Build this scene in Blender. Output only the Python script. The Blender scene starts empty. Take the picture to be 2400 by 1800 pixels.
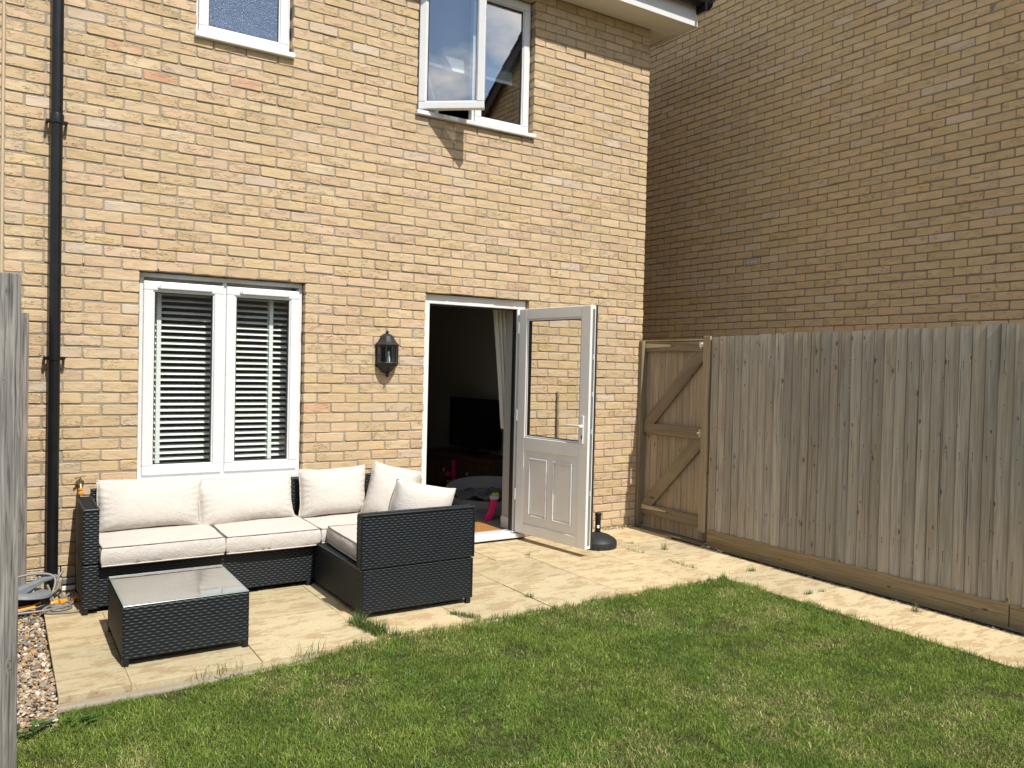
import bpy, math, random
import numpy as np
from mathutils import Matrix, Vector
random.seed(7); RNG = np.random.default_rng(11)
rad = math.radians
scn = bpy.context.scene
COL = scn.collection

# ------------------------------------------------------------------ camera
cam = bpy.data.cameras.new("camera"); cam_o = bpy.data.objects.new("camera", cam); COL.objects.link(cam_o)
def cam_axes(yaw, pitch, roll):
    cy, sy, cp, sp = math.cos(yaw), math.sin(yaw), math.cos(pitch), math.sin(pitch)
    f = np.array([sy*cp, cy*cp, sp]); r = np.array([cy, -sy, 0.]); u = np.cross(r, f)
    return math.cos(roll)*r+math.sin(roll)*u, -math.sin(roll)*r+math.cos(roll)*u, f
_r, _u, _f = cam_axes(0.570082644, -0.0216004473, 0.0235568705)
cam_o.matrix_world = Matrix(((_r[0], _u[0], -_f[0], -0.790920), (_r[1], _u[1], -_f[1], -5.902498),
                             (_r[2], _u[2], -_f[2], 1.527078), (0, 0, 0, 1)))
cam.sensor_fit = 'HORIZONTAL'; cam.sensor_width = 36.0; cam.lens = 36.0*1873.99/2400.0
cam.clip_start = 0.05; cam.clip_end = 500
scn.camera = cam_o

# ------------------------------------------------------------------ light
SUN_DIR = Vector((0.08, -0.75, 1.0)).normalized()
sun = bpy.data.lights.new("sun", 'SUN'); sun.energy = 4.7; sun.angle = rad(0.55); sun.color = (1.0, 0.965, 0.905)
sun_o = bpy.data.objects.new("sun", sun); COL.objects.link(sun_o)
sun_o.rotation_euler = SUN_DIR.to_track_quat('Z', 'Y').to_euler()
world = bpy.data.worlds.new("World"); scn.world = world; world.use_nodes = True
wn = world.node_tree; wn.nodes.clear()
def WN(t, **k):
    n = wn.nodes.new(t)
    for a, b in k.items(): setattr(n, a, b)
    return n
sky = WN('ShaderNodeTexSky', sky_type='NISHITA', sun_disc=False)
sky.sun_elevation = math.asin(SUN_DIR.z); sky.sun_rotation = math.atan2(SUN_DIR.x, SUN_DIR.y)
sky.air_density = 1.0; sky.dust_density = 0.5; sky.ozone_density = 1.0
tc = WN('ShaderNodeTexCoord'); sep = WN('ShaderNodeSeparateXYZ'); wn.links.new(tc.outputs['Generated'], sep.inputs[0])
zz = WN('ShaderNodeMath', operation='ADD'); wn.links.new(sep.outputs[2], zz.inputs[0]); zz.inputs[1].default_value = 0.22
zm = WN('ShaderNodeMath', operation='MAXIMUM'); wn.links.new(zz.outputs[0], zm.inputs[0]); zm.inputs[1].default_value = 0.1
dx = WN('ShaderNodeMath', operation='DIVIDE'); dy = WN('ShaderNodeMath', operation='DIVIDE')
wn.links.new(sep.outputs[0], dx.inputs[0]); wn.links.new(zm.outputs[0], dx.inputs[1])
wn.links.new(sep.outputs[1], dy.inputs[0]); wn.links.new(zm.outputs[0], dy.inputs[1])
cmb = WN('ShaderNodeCombineXYZ'); wn.links.new(dx.outputs[0], cmb.inputs[0]); wn.links.new(dy.outputs[0], cmb.inputs[1])
cmb.inputs[2].default_value = 3.4
cn = WN('ShaderNodeTexNoise'); cn.inputs['Scale'].default_value = 1.5; cn.inputs['Detail'].default_value = 9; cn.inputs['Roughness'].default_value = 0.56
wn.links.new(cmb.outputs[0], cn.inputs['Vector'])
cr = WN('ShaderNodeValToRGB'); cr.color_ramp.elements[0].position = 0.47; cr.color_ramp.elements[1].position = 0.57
wn.links.new(cn.outputs['Fac'], cr.inputs[0])
cmix = WN('ShaderNodeMix', data_type='RGBA'); wn.links.new(cr.outputs[0], cmix.inputs[0])
wn.links.new(sky.outputs[0], cmix.inputs[6]); cmix.inputs[7].default_value = (9.5, 9.3, 9.1, 1)
bg = WN('ShaderNodeBackground'); bg.inputs[1].default_value = 0.14
wo = WN('ShaderNodeOutputWorld'); wn.links.new(cmix.outputs[2], bg.inputs[0]); wn.links.new(bg.outputs[0], wo.inputs[0])
vs = scn.view_settings; vs.view_transform = 'Standard'; vs.look = 'None'; vs.exposure = 0.26; vs.gamma = 1.0
vs.use_curve_mapping = False
try:
    scn.cycles.max_bounces = 10; scn.cycles.transparent_max_bounces = 16; scn.cycles.caustics_reflective = False
except Exception: pass

# ------------------------------------------------------------------ materials
class NT:
    def __init__(s, name, rough=0.6, spec=0.5, metal=0.0):
        s.m = bpy.data.materials.new(name); s.m.use_nodes = True; s.t = s.m.node_tree; s.t.nodes.clear()
        s.out = s.n('ShaderNodeOutputMaterial'); s.b = s.n('ShaderNodeBsdfPrincipled'); s.l(s.b.outputs[0], s.out.inputs[0])
        s.b.inputs['Roughness'].default_value = rough; s.b.inputs['Metallic'].default_value = metal
        s.b.inputs['Specular IOR Level'].default_value = spec
    def n(s, t, **k):
        x = s.t.nodes.new(t)
        for a, b in k.items(): setattr(x, a, b)
        return x
    def l(s, a, b): s.t.links.new(a, b)
    def put(s, sock, v):
        if isinstance(v, (int, float)): sock.default_value = v
        elif isinstance(v, tuple):
            sock.default_value = v if len(v) == len(sock.default_value) else tuple(v)+(1,)
        else: s.l(v, sock)
    def math(s, op, a, b=0.0, c=0.0, clamp=False):
        x = s.n('ShaderNodeMath', operation=op, use_clamp=clamp); s.put(x.inputs[0], a); s.put(x.inputs[1], b)
        if op in ('MULTIPLY_ADD', 'SMOOTH_MIN'): s.put(x.inputs[2], c)
        return x.outputs[0]
    def vm(s, op, a, b):
        x = s.n('ShaderNodeVectorMath', operation=op); s.put(x.inputs[0], a); s.put(x.inputs[1], b); return x.outputs[0]
    def mix(s, f, a, b, mode='MIX'):
        x = s.n('ShaderNodeMix', data_type='RGBA', blend_type=mode); s.put(x.inputs[0], f); s.put(x.inputs[6], a); s.put(x.inputs[7], b); return x.outputs[2]
    def ramp(s, f, *st):
        x = s.n('ShaderNodeValToRGB'); e = x.color_ramp.elements
        while len(e) < len(st): e.new(0.5)
        for q, (p, c) in zip(e, st):
            q.position = p; q.color = (c, c, c, 1) if isinstance(c, (int, float)) else tuple(c)+(1,)
        s.put(x.inputs[0], f); return x.outputs[0]
    def noise(s, vec, scale, detail=3, rough=0.5, dist=0.0):
        x = s.n('ShaderNodeTexNoise'); s.put(x.inputs['Vector'], vec); x.inputs['Scale'].default_value = scale
        x.inputs['Detail'].default_value = detail; x.inputs['Roughness'].default_value = rough; x.inputs['Distortion'].default_value = dist
        return x.outputs['Fac']
    def attr(s, name, out='Color'): return s.n('ShaderNodeAttribute', attribute_name=name).outputs[out]
    def co(s, o='Object'): return s.n('ShaderNodeTexCoord').outputs[o]
    def mapp(s, vec, sc, loc=(0, 0, 0)):
        x = s.n('ShaderNodeMapping'); s.put(x.inputs[0], vec); x.inputs['Scale'].default_value = sc; x.inputs['Location'].default_value = loc; return x.outputs[0]
    def bump(s, h, dist, strength=1.0, nrm=None):
        x = s.n('ShaderNodeBump'); x.inputs['Strength'].default_value = strength; x.inputs['Distance'].default_value = dist
        s.put(x.inputs['Height'], h)
        if nrm: s.l(nrm, x.inputs['Normal'])
        s.l(x.outputs[0], s.b.inputs['Normal']); return x.outputs[0]
    def base(s, v): s.put(s.b.inputs['Base Color'], v)
    def rough(s, v): s.put(s.b.inputs['Roughness'], v)

def m_brick():
    k = NT('brick', 0.9, 0.15); uv = k.co('UV'); rnd = k.attr('rnd')
    off = k.vm('MULTIPLY', rnd, (37.0, 53.0, 71.0)); v = k.vm('ADD', uv, off)
    big = k.noise(k.mapp(v, (9, 16, 1)), 1.0, 2)
    fine = k.noise(v, 260, 4, 0.7)
    c = k.mix(k.ramp(big, (0.35, 0.0), (0.7, 0.75)), k.attr('col'), k.attr('col2'))
    c = k.mix(1.0, c, k.ramp(fine, (0.25, 0.9), (0.75, 1.07)), 'MULTIPLY')
    cr = k.noise(k.mapp(v, (17, 50, 1)), 1.0, 2.0, 0.5, 1.2)
    ln = k.ramp(k.math('ABSOLUTE', k.math('SUBTRACT', cr, 0.5)), (0.0, 1.0), (0.026, 0.0))
    sepn = k.n('ShaderNodeSeparateColor'); k.l(rnd, sepn.inputs[0])
    mk = k.noise(k.mapp(v, (11, 27, 1)), 1.0, 1.0)
    mk = k.ramp(mk, (0.45, 0.0), (0.53, 1.0))
    amt = k.ramp(sepn.outputs[2], (0.1, 0.15), (0.75, 1.0))
    hol = k.math('MULTIPLY', k.ramp(k.noise(k.mapp(v, (40, 85, 1)), 1.0, 2.0, 0.6, 0.5), (0.70, 0.0), (0.74, 0.8)), mk)
    ln = k.math('MULTIPLY', k.math('MAXIMUM', k.math('MULTIPLY', ln, mk), hol), amt)
    c = k.mix(k.math('MULTIPLY', ln, 0.8), c, (0.10, 0.065, 0.035))
    k.base(c)
    h = k.math('SUBTRACT', k.math('ADD', k.math('MULTIPLY', fine, 0.10), k.math('MULTIPLY', cr, k.math('MULTIPLY', mk, 0.5))), k.math('MULTIPLY', ln, 0.5))
    k.bump(h, 0.005, 0.8); return k.m
def m_mortar(name='mortar', c=(0.36, 0.31, 0.235)):
    k = NT(name, 0.95, 0.1); o = k.co()
    f = k.noise(o, 90, 4, 0.7); g = k.noise(o, 3.0, 3)
    k.base(k.mix(1.0, k.mix(g, c, tuple(x*0.72 for x in c)), k.ramp(f, (0.2, 0.78), (0.8, 1.15)), 'MULTIPLY')); k.bump(f, 0.003, 0.6); return k.m
def m_plain(name, c, rough=0.5, spec=0.5, metal=0.0, nz=0.06, scale=30, bump=0.0):
    k = NT(name, rough, spec, metal); o = k.co(); f = k.noise(o, scale, 4, 0.6)
    k.base(k.mix(1.0, c, k.ramp(f, (0.25, 1-nz*1.5), (0.75, 1+nz)), 'MULTIPLY'))
    k.rough(k.math('MULTIPLY_ADD', f, 0.15, max(rough-0.07, 0.02)))
    if bump: k.bump(f, bump, 0.6)
    return k.m
def m_wood(name, light, dark, warm=None, rough=0.8, gs=1.0, green=False, con=0.72):
    k = NT(name, rough, 0.2); uv = k.co('UV'); rnd = k.attr('rnd')
    off = k.vm('MULTIPLY', rnd, (9.0, 31.0, 17.0)); v = k.vm('ADD', uv, off)
    vo = k.n('ShaderNodeTexVoronoi', voronoi_dimensions='2D'); vo.inputs['Scale'].default_value = 1.0; k.l(k.mapp(v, (9.5, 3.6, 1)), vo.inputs['Vector'])
    sc_ = k.n('ShaderNodeSeparateColor'); k.l(vo.outputs['Color'], sc_.inputs[0])
    kd = k.math('DIVIDE', vo.outputs['Distance'], k.math('MULTIPLY_ADD', k.math('POWER', sc_.outputs[0], 2.2), 0.85, 0.14))
    warp = k.ramp(kd, (0.0, 1.0), (0.26, 0.0))
    gv = k.vm('ADD', k.mapp(v, (70*gs, 2.2*gs, 1)), k.vm('MULTIPLY', warp, (2.4, 0.5, 0.0)))
    g1 = k.noise(gv, 1.0, 4, 0.6, 0.6); g2 = k.noise(k.mapp(v, (16*gs, 0.7, 1)), 1.0, 3, 0.5, 1.2)
    blot = k.noise(k.mapp(v, (4, 1.6, 1)), 1.0, 3)
    c = k.mix(k.ramp(g2, (0.30, 0.0), (0.72, 0.85)), light, dark)
    if warm: c = k.mix(k.ramp(blot, (0.42, 0.0), (0.66, 0.8)), c, warm)
    c = k.mix(1.0, c, k.ramp(g1, (0.32, con), (0.64, 1.84-con)), 'MULTIPLY')
    crack = k.ramp(k.noise(k.mapp(v, (120*gs, 1.1, 1)), 1.0, 2, 0.4), (0.685, 0.0), (0.72, 0.75))
    c = k.mix(crack, c, tuple(x*0.3 for x in dark))
    kn = k.ramp(kd, (0.045, 1.0), (0.095, 0.0)); c = k.mix(k.math('MULTIPLY', kn, 0.75), c, (0.06, 0.045, 0.03))
    c = k.mix(1.0, c, k.attr('col'), 'MULTIPLY')
    if green:
        s3 = k.n('ShaderNodeSeparateXYZ'); k.l(k.co(), s3.inputs[0])
        low = k.ramp(k.math('ADD', s3.outputs[2], k.math('MULTIPLY', blot, 0.12)), (0.0, 0.8), (0.13, 0.0))
        c = k.mix(low, c, (0.11, 0.105, 0.04))
    k.base(c); k.bump(k.math('SUBTRACT', g1, k.math('MULTIPLY', crack, 1.5)), 0.003, 0.7); return k.m
def m_slab():
    k = NT('riven_slab', 0.85, 0.2); o = k.co(); rnd = k.attr('rnd'); v = k.vm('ADD', o, k.vm('MULTIPLY', rnd, (20., 30., 0.)))
    a = k.noise(k.mapp(v, (1.0, 2.0, 1)), 4.2, 5, 0.62, 0.6); b = k.noise(v, 55, 4, 0.65); d = k.noise(k.mapp(v, (0.8, 2.6, 1)), 11.0, 4, 0.6, 0.8)
    c = k.mix(k.ramp(a, (0.40, 0.0), (0.66, 1.0)), (0.54, 0.445, 0.275), (0.495, 0.395, 0.235))
    worn = k.ramp(k.math('ADD', k.math('MULTIPLY', d, 0.5), k.math('MULTIPLY', a, 0.55)), (0.545, 0.0), (0.563, 1.0))
    c = k.mix(k.math('MULTIPLY', worn, 0.85), c, (0.41, 0.30, 0.17))
    c = k.mix(1.0, c, k.ramp(b, (0.25, 0.86), (0.75, 1.08)), 'MULTIPLY')
    c = k.mix(1.0, c, k.attr('col'), 'MULTIPLY')
    dots = k.ramp(k.noise(k.mapp(v, (1, 3.0, 1)), 26, 2, 0.4), (0.70, 0.0), (0.74, 0.55)); c = k.mix(dots, c, (0.20, 0.15, 0.09))
    k.base(c); k.bump(k.math('ADD', d, k.math('MULTIPLY', b, 0.25)), 0.006, 0.55); return k.m
def m_attr(name, rough=0.8, spec=0.2, mult=1.0, nz=90, trans=0.0):
    k = NT(name, rough, spec); c = k.attr('col')
    if nz: c = k.mix(1.0, c, k.ramp(k.noise(k.co(), nz, 3), (0.25, 0.75), (0.75, 1.15)), 'MULTIPLY')
    k.base(c)
    if trans:
        t = k.n('ShaderNodeBsdfTranslucent'); k.l(c, t.inputs[0]); mx = k.n('ShaderNodeMixShader'); mx.inputs[0].default_value = trans
        k.l(k.b.outputs[0], mx.inputs[1]); k.l(t.outputs[0], mx.inputs[2]); k.l(mx.outputs[0], k.out.inputs[0])
    return k.m
def m_glass(name='window_glass', tint=(0.93, 0.96, 0.95), base=0.075, power=3.2, rough=0.0):
    k = NT(name); k.t.nodes.remove(k.b)
    tr = k.n('ShaderNodeBsdfTransparent'); tr.inputs[0].default_value = tint+(1,)
    gl = k.n('ShaderNodeBsdfAnisotropic') if False else k.n('ShaderNodeBsdfGlossy'); gl.inputs['Roughness'].default_value = rough
    lw = k.n('ShaderNodeLayerWeight'); lw.inputs[0].default_value = 0.5
    f = k.math('MULTIPLY_ADD', k.math('POWER', lw.outputs['Facing'], power), 0.8, base, clamp=True)
    nz = k.noise(k.co(), 1.3, 1); bp = k.n('ShaderNodeBump'); bp.inputs['Strength'].default_value = 0.05; bp.inputs['Distance'].default_value = 0.02
    k.l(nz, bp.inputs['Height']); k.l(bp.outputs[0], gl.inputs['Normal'])
    mx = k.n('ShaderNodeMixShader'); k.l(f, mx.inputs[0]); k.l(tr.outputs[0], mx.inputs[1]); k.l(gl.outputs[0], mx.inputs[2]); k.l(mx.outputs[0], k.out.inputs[0])
    return k.m
def m_obscure():
    k = NT('obscure_glass', 0.28, 0.6); o = k.co(); a = k.noise(o, 70, 3, 0.6, 1.5); f = k.noise(o, 150, 2, 0.5, 0.8)
    k.base(k.mix(k.ramp(a, (0.45, 0.0), (0.7, 1.0)), (0.075, 0.12, 0.21), (0.13, 0.19, 0.30)))
    k.bump(k.math('ADD', a, k.math('MULTIPLY', f, 0.6)), 0.01, 0.8); return k.m
def m_lawn():
    k = NT('lawn_soil', 0.95, 0.1); o = k.co(); a = k.noise(o, 2.2, 4); b = k.noise(o, 40, 5, 0.7)
    c = k.mix(a, (0.035, 0.055, 0.015), (0.085, 0.075, 0.032)); c = k.mix(1.0, c, k.ramp(b, (0.3, 0.5), (0.7, 1.4)), 'MULTIPLY')
    k.base(c); k.bump(b, 0.02, 0.8); return k.m
def m_fabric():
    k = NT('cushion_fabric', 0.85, 0.15); o = k.co(); w = k.noise(o, 700, 2); a = k.noise(o, 5, 4, 0.6, 0.8); st = k.noise(o, 9, 5, 0.7)
    c = k.mix(k.ramp(st, (0.5, 0.0), (0.78, 0.5)), (0.54, 0.50, 0.45), (0.48, 0.43, 0.37)); k.base(c)
    k.b.inputs['Sheen Weight'].default_value = 0.15
    f2 = k.noise(k.mapp(o, (1, 1, 1), (3, 1, 2)), 13, 2, 0.5, 2.0); fold = k.math('POWER', k.math('SUBTRACT', 1.0, k.math('ABSOLUTE', k.math('MULTIPLY_ADD', f2, 2.0, -1.0))), 9.0)
    k.bump(k.math('ADD', k.math('MULTIPLY', k.math('MULTIPLY', fold, a), 0.28), k.math('MULTIPLY', w, 0.010)), 0.02, 0.5); return k.m
def m_gtile():
    k = NT('roof_tile', 0.7, 0.3); c = k.noise(k.co(), 20, 4); k.base(k.mix(c, (0.05, 0.038, 0.034), (0.09, 0.06, 0.05))); k.bump(c, 0.01); return k.m
def m_mat():
    k = NT('coir', 0.95, 0.05); f = k.noise(k.co(), 240, 3, 0.7); k.base(k.mix(f, (0.30, 0.13, 0.035), (0.60, 0.32, 0.11))); k.bump(f, 0.01); return k.m

M = dict(
 brick=m_brick(), mortar=m_mortar(), upvc=m_plain('white_upvc', (0.68, 0.68, 0.675), 0.28, 0.5, nz=0.015, scale=8),
 upvc_door=m_plain('white_upvc_door', (0.77, 0.74, 0.69), 0.30, 0.5, nz=0.02, scale=8),
 seal=m_plain('black_rubber', (0.02, 0.02, 0.02), 0.5), black=m_plain('black_plastic', (0.010, 0.010, 0.011), 0.36, 0.32, nz=0.2, scale=14),
 blackmatt=m_plain('black_matt', (0.02, 0.021, 0.022), 0.55, 0.4, nz=0.25, scale=50, bump=0.002),
 metal=m_plain('zinc_metal', (0.80, 0.81, 0.80), 0.4, 0.5, 0.55), tin=m_plain('grey_metal', (0.36, 0.38, 0.40), 0.4, 0.5, 0.7),
 glass=m_glass(base=.07, power=3.0), skyglass=m_glass('upper_window_glass', (0.66, 0.74, 0.79), .42, 1.8), doorglass=m_glass('door_glass', (0.96, 0.97, 0.95), 0.03, 4.0), obscure=m_obscure(),
 tableglass=m_glass('table_glass', (0.66, 0.76, 0.72), 0.12, 1.7, 0.015),
 oldwood=m_wood('weathered_wood', (0.23, 0.215, 0.195), (0.125, 0.113, 0.10), gs=1.5, con=.42),
 fencewood=m_wood('fence_wood', (0.425, 0.385, 0.315), (0.32, 0.28, 0.222), (0.385, 0.32, 0.232)),
 railwood=m_wood('rail_wood', (0.265, 0.215, 0.145), (0.185, 0.145, 0.095), (0.24, 0.19, 0.12), green=True),
 gravelwood=m_wood('gravel_board_wood', (0.36, 0.275, 0.155), (0.25, 0.185, 0.10), (0.34, 0.245, 0.12), green=True),
 slab=m_slab(), stone=m_attr('pebble', 0.75, 0.25), grass=m_attr('grass_blade', 0.45, 0.3, nz=0, trans=0.28), lawn=m_lawn(),
 fabric=m_fabric(), piping=m_plain('piping', (0.60, 0.54, 0.49), 0.8, 0.1), wicker=m_plain('wicker', (0.009, 0.0125, 0.0155), 0.42, 0.34, nz=0.25, scale=60),
 tile=m_gtile(), soffit=m_plain('soffit_board', (0.78, 0.75, 0.70), 0.35, nz=0.03), plaster=m_plain('plaster', (0.46, 0.44, 0.40), 0.9, 0.1, nz=0.03),
 floor=m_plain('room_floor', (0.30, 0.26, 0.23), 0.7, 0.2, nz=0.2), curtain=m_plain('curtain_cloth', (0.70, 0.66, 0.58), 0.9, 0.1),
 blind=m_plain('blind_slat', (0.85, 0.86, 0.82), 0.4, 0.4, nz=0.01), roller=m_plain('roller_cloth', (0.36, 0.36, 0.33), 0.8, 0.1),
 darkwood=m_wood('dark_cabinet_wood', (0.16, 0.09, 0.05), (0.09, 0.05, 0.03), rough=0.5), screen=m_plain('tv_screen', (0.008, 0.008, 0.01), 0.15, 0.5),
 coir=m_mat(), grey=m_plain('grey_plastic', (0.20, 0.225, 0.235), 0.45, nz=0.1), petbed=m_plain('pet_bed_plastic', (0.50, 0.49, 0.47), 0.5),
 blanket=m_plain('grey_fleece', (0.28, 0.28, 0.29), 0.95, 0.05, nz=0.35, scale=90, bump=0.02), pink=m_plain('pink_plastic', (0.72, 0.02, 0.16), 0.35),
 orange=m_plain('orange_plastic', (0.90, 0.33, 0.01), 0.35), red=m_plain('red_plastic', (0.75, 0.03, 0.02), 0.35), lime=m_plain('lime_plastic', (0.45, 0.6, 0.05), 0.4),
 hose=m_plain('grey_hose', (0.20, 0.185, 0.165), 0.42, nz=0.1), yellowline=m_plain('hose_stripe', (0.6, 0.45, 0.1), 0.4),
 white=m_plain('white_label', (0.85, 0.85, 0.83), 0.6), pole=m_plain('pole_wood', (0.30, 0.25, 0.17), 0.8, 0.1, nz=0.3, scale=25),
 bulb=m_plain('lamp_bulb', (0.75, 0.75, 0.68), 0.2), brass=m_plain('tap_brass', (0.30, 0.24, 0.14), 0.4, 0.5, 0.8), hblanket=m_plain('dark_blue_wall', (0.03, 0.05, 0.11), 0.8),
 airbrick=m_plain('airbrick_terracotta', (0.58, 0.47, 0.33), 0.8), sealant=m_plain('sand_sealant', (0.50, 0.38, 0.24), 0.8), sand=m_plain('joint_sand', (0.20, 0.16, 0.10), 0.95, 0.1, nz=0.3, scale=60, bump=0.004),
 leaf=m_attr('weed_leaf', 0.5, 0.3, nz=60, trans=0.2), foil=m_plain('curtain_grey', (0.45, 0.47, 0.48), 0.35))

# ------------------------------------------------------------------ mesh helpers
def tag(o, label=None, cat=None, group=None, kind=None):
    if label: o['label'] = label
    if cat: o['category'] = cat
    if group: o['group'] = group
    if kind: o['kind'] = kind
    return o
def thing(name, label, cat, loc=(0, 0, 0), rz=0.0, group=None, parent=None):
    o = bpy.data.objects.new(name, None); COL.objects.link(o); o.location = loc; o.rotation_euler = (0, 0, rz)
    o.empty_display_size = 0.1
    if parent: o.parent = parent
    return tag(o, label, cat, group)
class MB:
    def __init__(s): s.v = []; s.f = []; s.uv = []; s.c = []; s.r = []
    def add(s, vs, fs, col=(1, 1, 1), uvs=None, rnd=None):
        b = len(s.v); s.v.extend([tuple(x) for x in vs]); rnd = rnd or (random.random(), random.random(), random.random())
        for i, f in enumerate(fs):
            s.f.append([b+j for j in f]); s.c.append(col); s.r.append(rnd)
            if uvs: s.uv.append(uvs[i])
            else: s.uv.append([(0, 0)]*len(f))
    def box(s, x0, x1, y0, y1, z0, z1, axis='z', col=(1, 1, 1), mat=None, rnd=None, taper=None):
        V = [(x, y, z) for z in (z0, z1) for y in (y0, y1) for x in (x0, x1)]
        if taper: V = [taper(Vector(q)) for q in V]
        F = [(0, 2, 3, 1), (4, 5, 7, 6), (0, 1, 5, 4), (2, 6, 7, 3), (0, 4, 6, 2), (1, 3, 7, 5)]
        L = [(x, y, z) for z in (z0, z1) for y in (y0, y1) for x in (x0, x1)]
        ax = 'xyz'.index(axis); oth = [i for i in range(3) if i != ax]; U = []
        for f in F:
            P = [L[i] for i in f]; fl = [i for i in oth if max(p[i] for p in P)-min(p[i] for p in P) > 1e-9]
            if len(fl) == 1: U.append([(p[fl[0]], p[ax]) for p in P])
            else: U.append([(p[oth[0]], p[oth[1]]) for p in P])
        if mat is not None: V = [tuple(mat @ Vector(q)) for q in V]
        s.add(V, F, col, U, rnd)
    def lathe(s, prof, seg=24, c=(0, 0, 0), a0=0, a1=2*math.pi, mat=None, col=(1, 1, 1)):
        full = abs(a1-a0-2*math.pi) < 1e-6; n = seg if full else seg+1; V = []
        for r, z in prof:
            for i in range(n):
                a = a0+(a1-a0)*i/seg; V.append((c[0]+r*math.cos(a), c[1]+r*math.sin(a), c[2]+z))
        F = []
        for j in range(len(prof)-1):
            for i in range(seg):
                k = (i+1) % n if full else i+1
                F.append((j*n+i, j*n+k, (j+1)*n+k, (j+1)*n+i))
        F.append(tuple(reversed(range(n)))); F.append(tuple((len(prof)-1)*n+i for i in range(n)))
        if mat is not None: V = [tuple(mat @ Vector(q)) for q in V]
        s.add(V, F, col)
    def tube(s, pts, r, seg=8, col=(1, 1, 1), rr=None):
        P = [Vector(p) for p in pts]; V = []; n = len(P); up = Vector((0.13, 0.07, 1))
        for i, p in enumerate(P):
            t = (P[min(i+1, n-1)]-P[max(i-1, 0)]).normalized(); a = t.cross(up)
            if a.length < 1e-3: a = t.cross(Vector((1, 0, 0)))
            a.normalize(); b = t.cross(a); q = rr[i] if rr else r
            for k in range(seg):
                an = 2*math.pi*k/seg; V.append(p+a*math.cos(an)*q+b*math.sin(an)*q)
        F = [(i*seg+k, i*seg+(k+1) % seg, (i+1)*seg+(k+1) % seg, (i+1)*seg+k) for i in range(n-1) for k in range(seg)]
        F.append(tuple(reversed(range(seg)))); F.append(tuple((n-1)*seg+k for k in range(seg)))
        s.add(V, F, col)
    def prism(s, poly, y0, y1, plane='xz', col=(1, 1, 1), axis=1):
        n = len(poly); f = {'xz': lambda a, b, d: (a, d, b), 'yz': lambda a, b, d: (d, a, b), 'xy': lambda a, b, d: (a, b, d)}[plane]
        V = [f(a, b, y0) for a, b in poly]+[f(a, b, y1) for a, b in poly]
        F = [tuple(range(n)), tuple(reversed(range(n, 2*n)))]+[(i, i+n, (i+1) % n+n, (i+1) % n) for i in range(n)]
        U = [[poly[i] for i in range(n)], [poly[i-n] for i in F[1]]]+[[(0, 0), (0.03, 0), (0.03, 1), (0, 1)]]*n
        s.add(V, F, col, U)
    def build(s, name, mat, parent=None, bevel=0.0, smooth=False, seg=2):
        me = bpy.data.meshes.new(name); me.from_pydata(s.v, [], s.f)
        uv = me.uv_layers.new(name='UVMap'); flat = [c for f in s.uv for p in f for c in (p[0], p[1])]; uv.data.foreach_set('uv', flat)
        for nm, arr in (('col', s.c), ('rnd', s.r)):
            a = me.attributes.new(nm, 'FLOAT_COLOR', 'CORNER'); a.data.foreach_set('color', [c for f, q in zip(s.f, arr) for _ in f for c in (q[0], q[1], q[2], 1.0)])
        me.materials.append(M[mat] if isinstance(mat, str) else mat)
        # consistent outward normals
        import bmesh
        bm = bmesh.new(); bm.from_mesh(me); bmesh.ops.recalc_face_normals(bm, faces=bm.faces); bm.to_mesh(me); bm.free()
        if smooth: me.polygons.foreach_set('use_smooth', [True]*len(me.polygons))
        o = bpy.data.objects.new(name, me); COL.objects.link(o)
        if parent: o.parent = parent
        if bevel:
            b = o.modifiers.new('bevel', 'BEVEL'); b.width = bevel; b.segments = seg; b.limit_method = 'ANGLE'; b.angle_limit = rad(35)
        if smooth:
            try: me.set_sharp_from_angle(angle=rad(40))
            except Exception: pass
        return o
def np_mesh(name, V, polys, mat, parent=None, vcol=None, uv=None, fattr=None, smooth=False):
    """polys: list of (F,n) int arrays; fattr: dict name -> list of (F,3) arrays matching polys; vcol (N,3) point colours"""
    me = bpy.data.meshes.new(name); nv = len(V); me.vertices.add(nv); me.vertices.foreach_set('co', np.asarray(V, np.float32).ravel())
    loops = np.concatenate([p.ravel() for p in polys]); tot = np.concatenate([np.full(len(p), p.shape[1]) for p in polys])
    st = np.concatenate([[0], np.cumsum(tot)[:-1]]); me.loops.add(len(loops)); me.polygons.add(len(tot))
    me.loops.foreach_set('vertex_index', loops.astype(np.int32)); me.polygons.foreach_set('loop_start', st.astype(np.int32))
    try: me.polygons.foreach_set('loop_total', tot.astype(np.int32))
    except Exception: pass
    me.polygons.foreach_set('use_smooth', np.full(len(tot), bool(smooth)))
    if uv is not None:
        l = me.uv_layers.new(name='UVMap'); l.data.foreach_set('uv', np.asarray(uv, np.float32)[loops].ravel())
    if vcol is not None:
        a = me.attributes.new('col', 'FLOAT_COLOR', 'POINT'); a.data.foreach_set('color', np.hstack([vcol, np.ones((nv, 1))]).astype(np.float32).ravel())
    for nm, arrs in (fattr or {}).items():
        full = np.vstack(arrs); rep = np.repeat(full, tot, axis=0)
        a = me.attributes.new(nm, 'FLOAT_COLOR', 'CORNER'); a.data.foreach_set('color', np.hstack([rep, np.ones((len(rep), 1))]).astype(np.float32).ravel())
    me.materials.append(M[mat] if isinstance(mat, str) else mat); me.update(calc_edges=True); me.validate(clean_customdata=False)
    o = bpy.data.objects.new(name, me); COL.objects.link(o)
    if parent: o.parent = parent
    return o
BX = lambda name, mat, parent, *b, bevel=0.003, **k: _bx(name, mat, parent, b, bevel, k)
def _bx(name, mat, parent, b, bevel, k):
    m = MB(); m.box(*b, **k); return m.build(name, mat, parent, bevel)

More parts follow.
